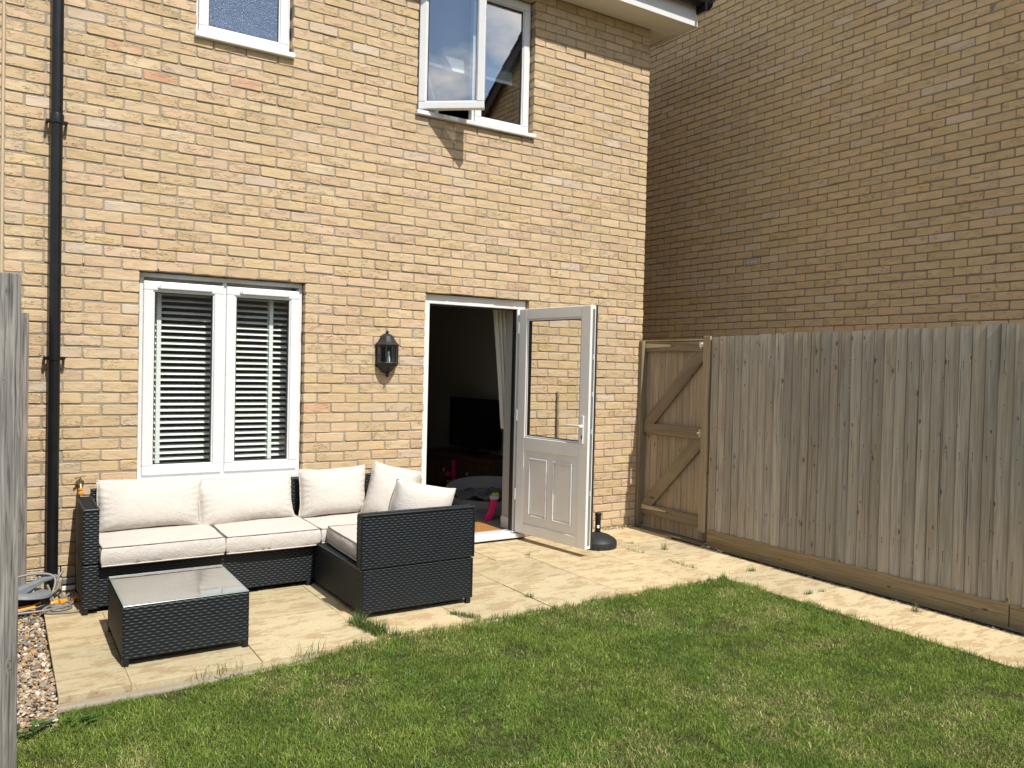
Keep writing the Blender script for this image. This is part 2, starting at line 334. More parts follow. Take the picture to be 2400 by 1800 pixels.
# ------------------------------------------------------------------ brickwork
B, C, Z0 = 0.225, 0.075, 2.115
PAL = np.array([(0.503, 0.370, 0.214), (0.512, 0.380, 0.210), (0.505, 0.366, 0.222), (0.52, 0.388, 0.236), (0.535, 0.410, 0.256), (0.515, 0.366, 0.236), (0.530, 0.384, 0.262), (0.51, 0.40, 0.275), (0.53, 0.43, 0.33), (0.51, 0.350, 0.225), (0.50, 0.275, 0.18)])
PW = np.array([15, 14, 14, 14, 11, 10, 9, 5, 3.2, 1.0, 0.12]); PW = PW/PW.sum()
def brickwork(name, parent, origin, udir, ndir, u0, u1, z0, z1, zbase, phase, openings=(), clip=None, depth=0.1, pw=PW, tone=1.0, special=()):
    """bricks u0..u1 along udir, protruding along ndir, courses from zbase; bond offset phase (in bricks) on even rows"""
    R = []
    k0 = math.floor((z0-zbase)/C+1e-6); k1 = math.ceil((z1-zbase)/C-1e-6)
    for k in range(k0, k1):
        za = zbase+k*C; zc = za+C/2; ph = phase if k % 2 == 0 else phase+0.5
        j = math.floor(u0/B-ph)-1
        while True:
            a = (j+ph)*B; b = a+B; j += 1
            if a >= u1: break
            a = max(a, u0-0.005); b = min(b, u1+0.005)
            if b-a < 0.03: continue
            segs = [(a, b)]
            for (ua, ub, oza, ozb) in openings:
                if oza-0.01 < zc < ozb+0.01:
                    ns = []
                    for (p, q) in segs:
                        if q <= ua or p >= ub: ns.append((p, q)); continue
                        if p < ua: ns.append((p, ua+0.005))
                        if q > ub: ns.append((ub-0.005, q))
                    segs = ns
            for (p, q) in segs:
                if q-p < 0.025: continue
                if clip and not clip((p+q)/2, zc): continue
                R.append((p+0.005, q-0.005, za+0.005, za+C-0.005, k, j))
    R = np.array(R); n = len(R); jt = lambda s: RNG.normal(0, s, n)
    a, b, c, d = R[:, 0]+jt(.0012), R[:, 1]+jt(.0012), R[:, 2]+jt(.0010), R[:, 3]+jt(.0010)
    sag = jt(.0012)[:, None]
    cut = 0.006+np.abs(RNG.normal(0, .003, (n, 4)))
    w = b-a
    def ring(ins):
        A, Bq, Cq, D = a+ins, b-ins, c+ins, d-ins; ct = cut*(1 if ins == 0 else 0.8)
        u = np.stack([A+ct[:, 0], A+w*.35, A+w*.68, Bq-ct[:, 1], Bq, Bq, Bq-ct[:, 2], A+w*.66, A+w*.33, A+ct[:, 3], A, A], 1)
        z = np.stack([Cq, Cq, Cq, Cq, Cq+ct[:, 1]*.8, D-ct[:, 2]*.8, D, D, D, D, D-ct[:, 3]*.8, Cq+ct[:, 0]*.8], 1)
        return u, z
    jz = RNG.normal(0, .0011, (n, 12)); ju = RNG.normal(0, .0008, (n, 12))
    pr = RNG.normal(0.0, .0014, n)[:, None]; tl = RNG.normal(0, .0012, n)[:, None]
    ou, oz = ring(0); iu, iz = ring(0.0034)
    ou = ou+ju; oz = oz+jz+sag; iu = iu+ju*.8; iz = iz+jz*.8+sag
    tilt = tl*((iu-a[:, None])/w[:, None]-.5)
    rings = [(ou, oz, np.full((n, 12), -depth)), (ou, oz, -.0032+pr+tilt), (iu, iz, pr+tilt+RNG.normal(0, .0005, (n, 12)))]
    o, ud, nd = np.array(origin, float), np.array(udir, float), np.array(ndir, float)
    V = np.zeros((n, 36, 3)); UV = np.zeros((n, 36, 2))
    for r, (u, z, dd) in enumerate(rings):
        V[:, r*12:(r+1)*12] = o+u[..., None]*ud+dd[..., None]*nd; V[:, r*12:(r+1)*12, 2] += z; UV[:, r*12:(r+1)*12, 0] = u; UV[:, r*12:(r+1)*12, 1] = z
    base = (np.arange(n)*36)[:, None]; flip = np.cross(ud, (0, 0, 1)) @ nd < 0
    q = []
    for r in (0, 1):
        for i in range(12):
            k2 = (i+1) % 12; q.append([r*12+i, r*12+k2, (r+1)*12+k2, (r+1)*12+i])
    q = np.array(q); front = np.arange(24, 36)
    if flip: q = q[:, ::-1]; front = front[::-1]
    Q = (base[:, None, :]+q[None]).reshape(-1, 4); Fr = base+front[None]
    ci = RNG.choice(len(PAL), n, p=pw); col = PAL[ci]*np.clip(RNG.normal(1, .042, n), .86, 1.13)[:, None]*tone
    ci2 = RNG.choice(7, n); col2 = PAL[ci2]*RNG.uniform(.95, 1.2, n)[:, None]*tone
    for (uu, zz_, cc) in special:
        i = int(np.argmin((R[:, 0]+R[:, 1]-2*uu)**2+(R[:, 2]+R[:, 3]-2*zz_)**2)); col[i] = cc
    rn = RNG.random((n, 3)); rep = lambda x: [np.repeat(x, 24, 0), x]
    return np_mesh(name, V.reshape(-1, 3), [Q, Fr], 'brick', parent, uv=UV.reshape(-1, 2), fattr={'col': rep(col), 'col2': rep(col2), 'rnd': rep(rn)})
def mortar_sheet(name, parent, origin, udir, ndir, u0, u1, z0, z1, openings=(), depth=0.1, rec=0.0052, mat='mortar'):
    o, ud, nd = Vector(origin), Vector(udir), Vector(ndir)
    us = sorted({u0, u1, *[x for q in openings for x in (q[0]-.006, q[1]+.006)]}); zs = sorted({z0, z1, *[x for q in openings for x in (q[2]-.006, q[3]+.006)]})
    us = [x for x in us if u0 <= x <= u1]; zs = [x for x in zs if z0 <= x <= z1]
    m = MB(); P = lambda u, z, d: o+ud*u+nd*d+Vector((0, 0, z))
    def q(A): m.add(A, [(0, 1, 2, 3)])
    for i in range(len(us)-1):
        for j in range(len(zs)-1):
            cu, cz = (us[i]+us[i+1])/2, (zs[j]+zs[j+1])/2
            if any(a < cu < b and c < cz < d for a, b, c, d in openings): continue
            for dd in (-rec, -depth): q([P(us[i], zs[j], dd), P(us[i+1], zs[j], dd), P(us[i+1], zs[j+1], dd), P(us[i], zs[j+1], dd)])
    for a, b, c, d in openings:
        a -= .006; b += .006; c -= .006; d += .006
        for (p, r) in (((a, c), (b, c)), ((b, c), (b, d)), ((b, d), (a, d)), ((a, d), (a, c))):
            q([P(p[0], p[1], -rec), P(r[0], r[1], -rec), P(r[0], r[1], -depth), P(p[0], p[1], -depth)])
    return m.build(name, mat, parent)

SOF = 4.825
OPN = {'ground': (0.0, 1.135, 0.69, 2.115), 'door': (2.1375, 3.155, -0.2, 2.115), 'small': (0.3375, 1.0075, 3.765, 4.74), 'upper': (2.025, 3.150, 3.54, 4.74)}
# ==================================================================  THE GROUND
def sheet(name, x0, x1, y0, y1, z, mat, nx=1, ny=1):
    m = MB()
    for i in range(nx):
        for j in range(ny):
            xa, xb = x0+(x1-x0)*i/nx, x0+(x1-x0)*(i+1)/nx; ya, yb = y0+(y1-y0)*j/ny, y0+(y1-y0)*(j+1)/ny
            m.add([(xa, ya, z), (xb, ya, z), (xb, yb, z), (xa, yb, z)], [(0, 1, 2, 3)])
    return tag(m.build(name, mat), kind='structure')
sheet('ground', -150, 150, -150, 150, -0.12, 'lawn')
lm = MB(); lx = [-9, -.2, .1, .4, .7, 1.0, 3.788]; lz = [-.047, -.047, -.040, -.033, -.026, -.018, -.018]
for a, b, c, d in zip(lx[:-1], lx[1:], lz[:-1], lz[1:]): lm.add([(a, -11, c), (b, -11, d), (b, -1.845, d), (a, -1.845, c)], [(0, 1, 2, 3)])
tag(lm.build('lawn', 'lawn'), kind='structure')
sheet('gravel_bed', -9, 4.62, -1.95, 0.1, -0.055, 'sand')
sheet('passage_path', 4.402, 5.91, -14, 8, -0.003, 'sand')

slabs = MB()
def slab(x0, x1, y0, y1):
    g = 0.002; dz = random.uniform(-.002, .002); t = random.uniform(0.86, 1.05)
    w = random.uniform(0.97, 1.03)
    slabs.box(x0+g, x1-g, y0+g, y1-g, -0.05, dz, col=(t*w, t, t/w), axis='x')
xs = [-0.56, -0.26, 0.345, 0.96, 1.575, 2.19, 2.81, 3.42, 3.73]
for r, (ya, yb) in enumerate([(-0.58, -0.005), (-1.18, -0.58), (-1.84, -1.18)]):
    X = xs if r != 0 else [-0.56, 0.02, 0.66, 1.27, 1.89, 2.51, 2.83, 3.42, 3.88]
    for a, b in zip(X[:-1], X[1:]): slab(a, b, ya, yb)
slab(3.88, 4.40, -0.58, 0.0); slab(3.73, 4.36, -1.18, -0.58); slab(3.73, 4.335, -1.78, -1.18)
y = -1.78
while y > -11: slab(3.735, 4.33, y-0.615, y); y -= 0.615
slabs.box(-0.555, 3.74, -1.835, -0.0, -0.055, -0.005, axis='x', col=(0.62, 0.57, 0.48)); slabs.box(3.74, 4.325, -11, 0.0, -0.055, -0.007, axis='y', col=(0.55, 0.5, 0.42))
tag(slabs.build('patio', 'slab', None, bevel=0.0022), kind='structure')
# mortar haunch under the front edge
h = MB(); h.box(-0.57, 0.95, -1.90, -1.842, -0.09, -0.028); h.box(0.2, 3.7, -1.87, -1.842, -0.1, -0.05); tag(h.build('patio_bedding', M['mortar'], None, bevel=0.01), kind='structure')

# ------------------------------------------------------------------ pebbles
ICO = np.array([(0, 0, 1)]+[(.894*math.cos(a), .894*math.sin(a), .447) for a in np.arange(5)*2*math.pi/5]+[(.894*math.cos(a), .894*math.sin(a), -.447) for a in (np.arange(5)+.5)*2*math.pi/5]+[(0, 0, -1)])
IF = np.array([(0, 1, 2), (0, 2, 3), (0, 3, 4), (0, 4, 5), (0, 5, 1), (1, 6, 2), (2, 7, 3), (3, 8, 4), (4, 9, 5), (5, 10, 1), (6, 7, 2), (7, 8, 3), (8, 9, 4), (9, 10, 5), (10, 6, 1), (11, 7, 6), (11, 8, 7), (11, 9, 8), (11, 10, 9), (11, 6, 10)])
def pebbles(name, areas, smin, smax, dark=1.0):
    P = []
    for (x0, x1, y0, y1, zc, n) in areas:
        P.append(np.stack([RNG.uniform(x0, x1, n), RNG.uniform(y0, y1, n), zc+RNG.uniform(-.008, .01, n)], 1))
    P = np.vstack(P); n = len(P); s = smin+(smax-smin)*RNG.random(n)**2.2
    sh = np.stack([RNG.uniform(.8, 1.5, n), RNG.uniform(.7, 1.1, n), RNG.uniform(.4, .75, n)], 1)*s[:, None]
    V = ICO[None]*(1+RNG.normal(0, .13, (n, 12, 1)))*sh[:, None]
    a = RNG.uniform(0, 6.28, n); ca, sa = np.cos(a)[:, None], np.sin(a)[:, None]
    tx = RNG.normal(0, .35, n)[:, None]; V[..., 2] += V[..., 0]*tx
    V = np.stack([V[..., 0]*ca-V[..., 1]*sa, V[..., 0]*sa+V[..., 1]*ca, V[..., 2]], -1)+P[:, None]
    pal = np.array([(.48, .36, .21), (.55, .47, .36), (.33, .23, .14), (.25, .22, .19), (.62, .58, .50), (.42, .26, .12), (.17, .145, .13), (.43, .30, .18), (.36, .29, .22), (.30, .21, .15)])
    c = pal[RNG.integers(0, len(pal), n)]*RNG.uniform(.75, 1.15, n)[:, None]*dark
    F = (np.arange(n)*12)[:, None, None]+IF[None]
    return np_mesh(name, V.reshape(-1, 3), [F.reshape(-1, 3)], 'stone', vcol=np.repeat(c, 12, 0))
tag(pebbles('gravel', [(-1.3, -.567, -2.07, 0.0, -.035, 7500), (-1.3, -.567, -2.07, 0.0, -.024, 5000), (-.75, -.565, -2.0, -1.3, -.016, 500), (3.3, 4.35, -.045, 0.0, .008, 110), (4.05, 4.3, -.07, 0.0, .012, 40),
    (4.335, 4.455, -6.5, -1.0, -.03, 5200), (4.36, 4.455, -1.2, -.95, -.01, 60)], .0045, .0165), kind='stuff')

# ------------------------------------------------------------------ grass
def blades(n_pos, P, L, W, lean, colr, zb=-.045):
    n = len(P); a = RNG.uniform(0, 2*math.pi, n); d = RNG.uniform(0, 2*math.pi, n)
    w = W*RNG.uniform(.6, 1.2, n); l = L*RNG.uniform(.5, 1.35, n) if np.isscalar(L) else L
    dx, dy = np.cos(d), np.sin(d); bx, by = np.cos(a)*w/2, np.sin(a)*w/2
    ln = np.clip(np.abs(RNG.normal(lean, .45, n)), 0, 1.45)
    h1 = l*.55*np.cos(ln*.55); o1 = l*.55*np.sin(ln*.55); h2 = h1+l*.45*np.cos(np.clip(ln*1.25, 0, 1.75)); o2 = o1+l*.45*np.sin(np.clip(ln*1.25, 0, 1.75))
    z = P[:, 2] if P.shape[1] > 2 else np.full(n, zb)
    X, Y = P[:, 0], P[:, 1]
    V = np.zeros((n, 5, 3))
    V[:, 0] = np.stack([X-bx, Y-by, z], 1); V[:, 1] = np.stack([X+bx, Y+by, z], 1)
    V[:, 2] = np.stack([X+bx*.8+dx*o1, Y+by*.8+dy*o1, z+h1], 1); V[:, 3] = np.stack([X-bx*.8+dx*o1, Y-by*.8+dy*o1, z+h1], 1)
    V[:, 4] = np.stack([X+dx*o2, Y+dy*o2, z+h2], 1)
    i = (np.arange(n)*5)[:, None]
    return V.reshape(-1, 3), i+np.array([[0, 1, 2, 3]]), i+np.array([[3, 2, 4]]), np.repeat(colr, 5, 0)
def vnoise(x, y, s, seed):
    r = np.random.default_rng(seed); G = r.random((64, 64)); u, v = x*s+100, y*s+100; iu, iv = np.floor(u).astype(int), np.floor(v).astype(int)
    fu, fv = u-iu, v-iv; fu = fu*fu*(3-2*fu); fv = fv*fv*(3-2*fv); g = lambda a, b: G[a % 64, b % 64]
    return (g(iu, iv)*(1-fu)+g(iu+1, iv)*fu)*(1-fv)+(g(iu, iv+1)*(1-fu)+g(iu+1, iv+1)*fu)*fv
def lawn_mask(x, y):
    edge = -1.826+.034*(vnoise(x, x*0, 5, 3)-.5)+.035*(vnoise(x, x*0, 21, 4)-.5)-np.clip((0.9-x)*.09, 0, .14)+.02*np.exp(-((x-1.15)/.18)**2)
    right = 3.80+.03*(vnoise(y*0, y, 5, 6)-.5)+.03*(vnoise(y*0, y, 15, 8)-.5)-.055
    return (y < edge) & (x < right)
def lawn_blades(n, x0, x1, y0, y1, L, W, seed_off=0):
    x = RNG.uniform(x0, x1, n); y = RNG.uniform(y0, y1, n); k = lawn_mask(x, y)
    # nothing inside the gravel strip or behind the patio
    k &= ~((x < -.62) & (y > -1.98-.05*RNG.random(n)))
    if W > .004: k &= (x < -1.3) | (y < -4.75)
    x, y = x[k], y[k]; n = len(x)
    thin = vnoise(x, y, 3.1, 21)*.6+vnoise(x, y, 9, 22)*.4
    bare = (thin < .27) & (RNG.random(n) < .75); x, y = x[~bare], y[~bare]; n = len(x)
    dry = vnoise(x, y, 2.3, 31)*.5+vnoise(x, y, 6.5, 32)*.35+vnoise(x, y, 19, 33)*.25
    lush = vnoise(x, y, 1.7, 41)*.6+vnoise(x, y, 5.3, 42)*.4
    edge = np.clip(1-(-1.78-y)/.22, 0, 1)*(x > .6) + np.clip(1-(3.8-x)/.16, 0, 1)*(y < -2.1)
    g1 = np.array([.092, .155, .022]); g2 = np.array([.255, .335, .060]); st = np.array([.52, .46, .20]); gd = np.array([.060, .128, .018])
    t = RNG.random(n)[:, None]; c = g1*(1-t)+g2*t
    dl = np.clip((lush-.5)*2.2+edge*.6, 0, 1)[:, None]; c = c*(1-dl*.65)+gd*1.35*dl*.65
    ps = np.clip((dry-.60)*2.2, 0, .4)+.05; isd = RNG.random(n) < ps; c[isd] = (st*RNG.uniform(.5, 1.15, (n, 1)))[isd]
    c *= RNG.uniform(.62, 1.4, (n, 1))*(.78+.44*vnoise(x, y, 11, 63))[:, None]
    l = L*RNG.uniform(.45, 1.3, n)*(1+.9*np.clip(edge, 0, 1))*(.40+.75*vnoise(x, y, 7.5, 61)+.5*vnoise(x, y, 23, 62)); l[isd] *= .85
    lean = 1.1-.7*np.clip(edge, 0, 1)
    zb_ = -.048+.030*np.clip((x+.2)/1.2, 0, 1)+.014*vnoise(x, y, 2.0, 51); P = np.stack([x, y, np.where((y > -1.842) | (x > 3.735), -.004, zb_)], 1)
    return blades(n, P, l, W, lean, c)
parts = [lawn_blades(600000, -1.3, 3.95, -4.75, -1.68, .0225, .0024), lawn_blades(75000, -1.3, 3.95, -4.75, -1.68, .036, .0032), lawn_blades(45000, -3.5, 3.9, -8, -1.75, .05, .006)]
Vs, Qs, Ts, Cs = [], [], [], []; off = 0
for (V, Q, T, c) in parts: Vs.append(V); Qs.append(Q+off); Ts.append(T+off); Cs.append(c); off += len(V)
tag(np_mesh('grass', np.vstack(Vs), [np.vstack(Qs), np.vstack(Ts)], 'grass', vcol=np.vstack(Cs)), kind='stuff')
def tuft(x0, y0, x1, y1, n, L, label, spread=.02, W=.0032, lean=.5, dry=.12):
    t = (np.arange(n)+RNG.random(n))/n; sp = lambda: np.clip(RNG.normal(0, spread*.8, n), -spread*1.3, spread*1.3); P = np.stack([x0+(x1-x0)*t+sp(), y0+(y1-y0)*t+sp(), np.full(n, -.006)], 1)
    c = np.array([.07, .14, .03])*RNG.uniform(.6, 1.6, (n, 1)); d = RNG.random(n) < dry; c[d] = np.array([.34, .28, .13])
    V, Q, T, cc = blades(n, P, L*RNG.uniform(.4, 1.2, n), W, lean, c); cx, cy = (x0+x1)/2, (y0+y1)/2
    V = V-np.array([cx, cy, 0]); o = np_mesh('grass_tuft', V, [Q, T], 'grass', vcol=cc); o.location = (cx, cy, 0)
    return tag(o, label, 'grass tuft', 'grass tufts growing in the patio joints')
tuft(.97, -1.50, 1.04, -1.80, 620, .10, 'largest tuft of long grass at the front corner of the wicker sofa', .028, lean=.7)
tuft(1.56, -1.60, 1.66, -1.76, 330, .035, 'low mat of grass in the slab joint right of the sofa front corner', .022)
tuft(2.17, -1.50, 2.20, -1.58, 60, .05, 'small green tuft in the joint right of the sofa, close to the lawn edge', .015, lean=.8)
tuft(2.82, -.54, 2.83, -.58, 22, .06, 'thin sprigs of dry grass in the joint just in front of the doorway', .02, lean=.7, dry=.6)
tuft(3.70, -.72, 3.73, -.95, 60, .045, 'sparse grass along the joint right of the black parasol base', .015, lean=.8)
tuft(3.98, -.90, 4.0, -.93, 42, .085, 'spiky tuft on the path joint in front of the garden gate', .012, lean=.6, dry=.35)
tuft(3.86, -.59, 3.9, -.60, 40, .03, 'tiny tuft at the slab corner behind the other path tufts, nearest the house wall', .014)
tuft(3.74, -1.22, 3.75, -1.52, 120, .04, 'line of short grass in the joint leading to the corner of the lawn', .012, lean=.7)
tuft(4.06, -1.765, 4.12, -1.77, 60, .06, 'green tuft on the first path joint beyond the lawn corner', .014, lean=.9)
tuft(3.92, -2.39, 3.96, -2.395, 60, .055, 'tuft on the second path joint beside the fence, nearer the lawn', .012, lean=.8)
tuft(4.07, -2.395, 4.10, -2.40, 34, .04, 'small tuft on the second path joint beside the fence, nearer the fence', .01, lean=.8)
tuft(4.20, -2.99, 4.24, -3.0, 40, .07, 'yellowish sprig on the third path joint close to the gravel board', .014, lean=.7, dry=.3)
tuft(.50, -1.86, .66, -1.87, 40, .10, 'tall seeding grass stems rising at the patio edge right of the coffee table', .02, lean=.5, dry=.5)
tuft(.02, -1.90, .24, -1.89, 40, .085, 'straggly dry stems leaning on the patio edge below the coffee table', .02, lean=.9, dry=.6)
# broad leaved weeds at the gravel edge
def weed(x, y, n, label):
    m = MB()
    for i in range(n):
        a = random.uniform(0, 6.28); r = random.uniform(.0, .05); px, py = x+r*math.cos(a), y+r*math.sin(a); s = random.uniform(.014, .030); t = random.uniform(.1, .8)
        g = random.uniform(.6, 1.3); d = Vector((math.cos(a), math.sin(a), t)).normalized(); sd = Vector((-math.sin(a), math.cos(a), 0)); o = Vector((px, py, -.04+random.uniform(0, .03)))
        pts = [o, o+d*s*.7+sd*s*.5, o+d*s*1.5+sd*s*.45, o+d*s*2.1, o+d*s*1.5-sd*s*.45, o+d*s*.7-sd*s*.5]; pts[3] -= Vector((0, 0, s*.4))
        m.add(pts, [(0, 1, 2, 3), (0, 3, 4, 5)], col=(.06*g, .13*g, .03*g))
    return tag(m.build('weed', 'leaf'), label, 'weed', 'broad leaved weeds beside the gravel')
weed(-.66, -2.10, 22, 'broad leaved green weed between the gravel and the near grey fence post')
weed(-.50, -2.08, 14, 'low leafy weed at the front left corner of the patio')

# ==================================================================  THE HOUSE
house = thing('brick_house', 'buff brick house with white windows and an open white back door', 'house', (0, 0, 0))
XL, XR = -7.0, 4.495
joint = (-0.797, -0.777, -0.3, 5.0)
ops = list(OPN.values())
airb = (-0.665, -0.45, 0.093, 0.163)
PH = 0.5
w = brickwork('wall', house, (0, 0, 0), (1, 0, 0), (0, -1, 0), XL, XR, -0.06, SOF+.07, Z0, PH, ops+[joint, airb],
    special=[(-.95+.0, 3.9, PAL[8]), (0.10, 3.46, PAL[10]), (-.14, 3.52, (.50, .30, .19)), (.62, 3.50, PAL[10]*.98), (-.42, 3.66, PAL[8]), (3.35, 3.13, PAL[8]*1.05), (3.58, 3.13, PAL[8]), (1.0, .98, PAL[6])])
mortar_sheet('mortar_backing', w, (0, 0, 0), (1, 0, 0), (0, -1, 0), XL, XR, -0.1, SOF+.07, ops+[airb])
m = MB(); m.box(-.793, -.781, -.001, .02, -.05, SOF+.05); m.build('movement_joint', 'sealant', w)
brickwork('side_wall', house, (XR, 0, 0), (0, 1, 0), (1, 0, 0), 0.105, 8.0, -0.06, SOF+.3, Z0, 0.25)
mortar_sheet('side_mortar', house, (XR, 0, 0), (0, 1, 0), (1, 0, 0), 0.0, 8.0, -0.1, SOF+.3)
# weep vents in the lintel course
for ux in (-1.5, .5, 4.5, 6.5, 8.5, 9.1):
    m = MB(); z = Z0 if ux < 9 else Z0-.075
    m.box(ux*B-.005, ux*B+.005, -.001, .01, z+.008, z+.062); m.build('weep_vent', M['sealant'], house)
    m = MB(); m.box(ux*B-.0035, ux*B+.0035, -.002, .008, z+.008, z+.022); m.build('weep_slot', M['seal'], house)
def air_vent(name, parent, M4, W, H, mat, rows=4, cols=4):
    m = MB(); fr = .006; t = .012
    m.box(0, W, 0, t, 0, fr, mat=M4); m.box(0, W, 0, t, H-fr, H, mat=M4); m.box(0, fr, 0, t, fr, H-fr, mat=M4); m.box(W-fr, W, 0, t, fr, H-fr, mat=M4)
    for i in range(1, rows+1): z = fr+(H-2*fr)*i/(rows+1); m.box(fr, W-fr, .0015, t, z-.004, z+.004, mat=M4)
    for i in range(1, cols): x = W*i/cols; m.box(x-.004, x+.004, .0005, t, fr, H-fr, mat=M4)
    o = m.build(name, mat, parent); b = MB(); b.box(.001, W-.001, t, t+.02, .001, H-.001, mat=M4); b.build('vent_cavity', 'seal', o); return o
air_vent('air_brick', house, Matrix.Translation((-.66, -.004, .095)), .208, .066, 'airbrick')
BX('grey_rod', 'tin', house, -.44, .9, -.035, -.0, .055, .09, axis='x'); BX('cable_trunking', 'white', house, -.44, .9, -.03, .0, .012, .04, axis='x')

# soffit, fascia, gutter, roof
BX('soffit', 'soffit', house, XL, 4.795, -.29, 0.1, SOF, SOF+.01, bevel=0, axis='x')
m = MB(); m.box(4.495, 4.775, -.003, .6, SOF+.003, SOF+.012, axis='x'); m.build('gable_soffit', 'soffit', house)
m = MB(); m.box(4.765, 4.79, -.27, .9, SOF-.006, SOF+.002, axis='y'); m.box(4.50, 4.765, -.015, .01, SOF-.005, SOF+.003, axis='x'); m.build('soffit_trim', 'soffit', house)
BX('fascia', 'upvc', house, XL, 4.815, -.305, -.288, SOF-.004, SOF+.20, axis='x')
BX('box_end', 'upvc', house, 4.797, 4.815, -.288, .25, SOF-.004, SOF+.20, axis='y')
g = MB(); sec = [(.055*math.cos(a), .055*math.sin(a)) for a in np.linspace(math.pi, 2*math.pi, 12)]+[(.050*math.cos(a), .050*math.sin(a)) for a in np.linspace(2*math.pi, math.pi, 12)]
g.prism([(p[0]-.365, p[1]+SOF+.215) for p in sec], XL, 4.89, 'yz'); g.lathe([(.001, 0), (.06, 0), (.06, .02), (.001, .02)], 20, mat=Matrix.Translation((4.875, -.365, SOF+.215)) @ Matrix.Rotation(rad(90), 4, 'Y'))
go = g.build('gutter', 'black', house, smooth=False)
for x in (4.80, 3.75, 2.75): BX('gutter_bracket', 'black', go, x-.012, x+.012, -.43, -.306, SOF+.11, SOF+.19)
r = MB(); th = math.atan(.72)
for i in range(16):
    y0 = -.40+i*.30; z0 = SOF+.225+(y0+.40)*.72
    r.box(XL, 4.93, 0, .34, 0, .028, axis='x', mat=Matrix.Translation((0, y0, z0)) @ Matrix.Rotation(th-.05, 4, 'X'))
r.build('roof', 'tile', house)

# windows --------------------------------------------------------
def frame_bars(m, x0, x1, z0, z1, w, y0, y1):
    m.box(x0, x1, y0, y1, z0, z0+w, axis='x'); m.box(x0, x1, y0, y1, z1-w, z1, axis='x')
    m.box(x0, x0+w, y0+.0004, y1, z0+w, z1-w); m.box(x1-w, x1, y0+.0004, y1, z0+w, z1-w)
def sash(parent, name, x0, x1, z0, z1, yf, w, glassmat, mat4=None, y_rel=0.0):
    """casement: outer profile, inner bead, gasket, pane"""
    def bars(*a):
        m = MB(); frame_bars(m, *a)
        if mat4 is not None: m.v = [tuple(mat4 @ Vector(q)) for q in m.v]
        return m
    s = bars(x0, x1, z0, z1, w, yf, yf+.055).build(name, 'upvc', parent, bevel=.006)
    bars(x0+w-.004, x1-w+.004, z0+w-.004, z1-w+.004, .014, yf+.010, yf+.05).build('bead', 'upvc', s, bevel=.004)
    bars(x0+w+.009, x1-w-.009, z0+w+.009, z1-w-.009, .006, yf+.018, yf+.04).build('gasket', 'seal', s)
    g = MB(); P = [(x0+w, yf+.026, z0+w), (x1-w, yf+.026, z0+w), (x1-w, yf+.026, z1-w), (x0+w, yf+.026, z1-w)]
    if mat4 is not None: P = [tuple(mat4 @ Vector(q)) for q in P]
    g.add(P, [(0, 1, 2, 3)]); g.build('pane', glassmat, s); return s
def window(label, x0, x1, z0, z1, yf, w=.03):
    win = thing('window', label, None, (0, 0, 0), parent=house)
    return win
# ground floor window, two lights
W1 = window('white two pane casement window with a venetian blind behind the glass', 0, 1.13, .69, 2.11, .05)
yf = .05
m = MB(); frame_bars(m, .004, 1.131, .70, 2.112, .03, yf+.012, yf+.075); m.box(.552, .580, yf+.012, yf+.075, .73, 2.082); m.build('frame', 'upvc', W1, bevel=.004)
sash(W1, 'sash', .030, .556, .722, 2.055, yf-.004, .062, 'glass'); sash(W1, 'sash', .576, 1.104, .722, 2.055, yf-.004, .062, 'glass')
BX('sill', 'upvc', W1, -.002, 1.137, -.022, .12, .664, .70, axis='x', bevel=.005)
for xa in (.13, .68):
    m = MB(); m.box(xa, xa+.335, yf-.028, yf-.003, 2.005, 2.036, axis='x'); m.box(xa-.012, xa, yf-.016, yf-.003, 2.008, 2.028); m.box(xa+.335, xa+.347, yf-.016, yf-.003, 2.008, 2.028); m.build('trickle_vent', 'upvc', W1, bevel=.004)
# small upper window
W2 = window('small upper window with blue obscure glass', .34, 1.0, 3.765, 4.74, .07)
m = MB(); frame_bars(m, .3415, 1.0035, 3.79, 4.737, .022, .068, .125); m.build('frame', 'upvc', W2, bevel=.003)
sash(W2, 'sash', .358, .988, 3.806, 4.72, .05, .06, 'obscure')
BX('sill', 'upvc', W2, .322, 1.018, -.036, .12, 3.752, 3.79, axis='x', bevel=.005)
# upper two light window, left light swung open
W3 = window('upper window with its left light swung open', 2.03, 3.146, 3.54, 4.74, .07)
m = MB(); frame_bars(m, 2.029, 3.146, 3.575, 4.737, .032, .068, .125); m.box(2.565, 2.605, .068, .125, 3.607, 4.705); m.build('frame', 'upvc', W3, bevel=.004)
sash(W3, 'sash', 2.588, 3.128, 3.59, 4.715, .05, .058, 'skyglass')
th = rad(-38)
hm = Matrix.Translation((2.052, .03, 0)) @ Matrix.Rotation(th, 4, 'Z')
sash(W3, 'open_sash', 0, .535, 3.59, 4.715, -.03, .058, 'skyglass', mat4=hm)
BX('sill', 'upvc', W3, 2.01, 3.165, -.036, .12, 3.54, 3.575, axis='x', bevel=.005)
m = MB()
for z in (3.93, 4.08, 4.35, 4.5): m.box(.478, .5, .026, .046, z, z+.05, mat=hm)
m.box(.500, .512, .026, .036, 3.68, 4.65, mat=hm); m.build('lock_rail', 'metal', W3)
m = MB(); m.tube([(2.10, .08, 3.615), (2.2, .02, 3.612), (2.32, -.10, 3.612)], .005, 6); m.build('window_stay', 'metal', W3)

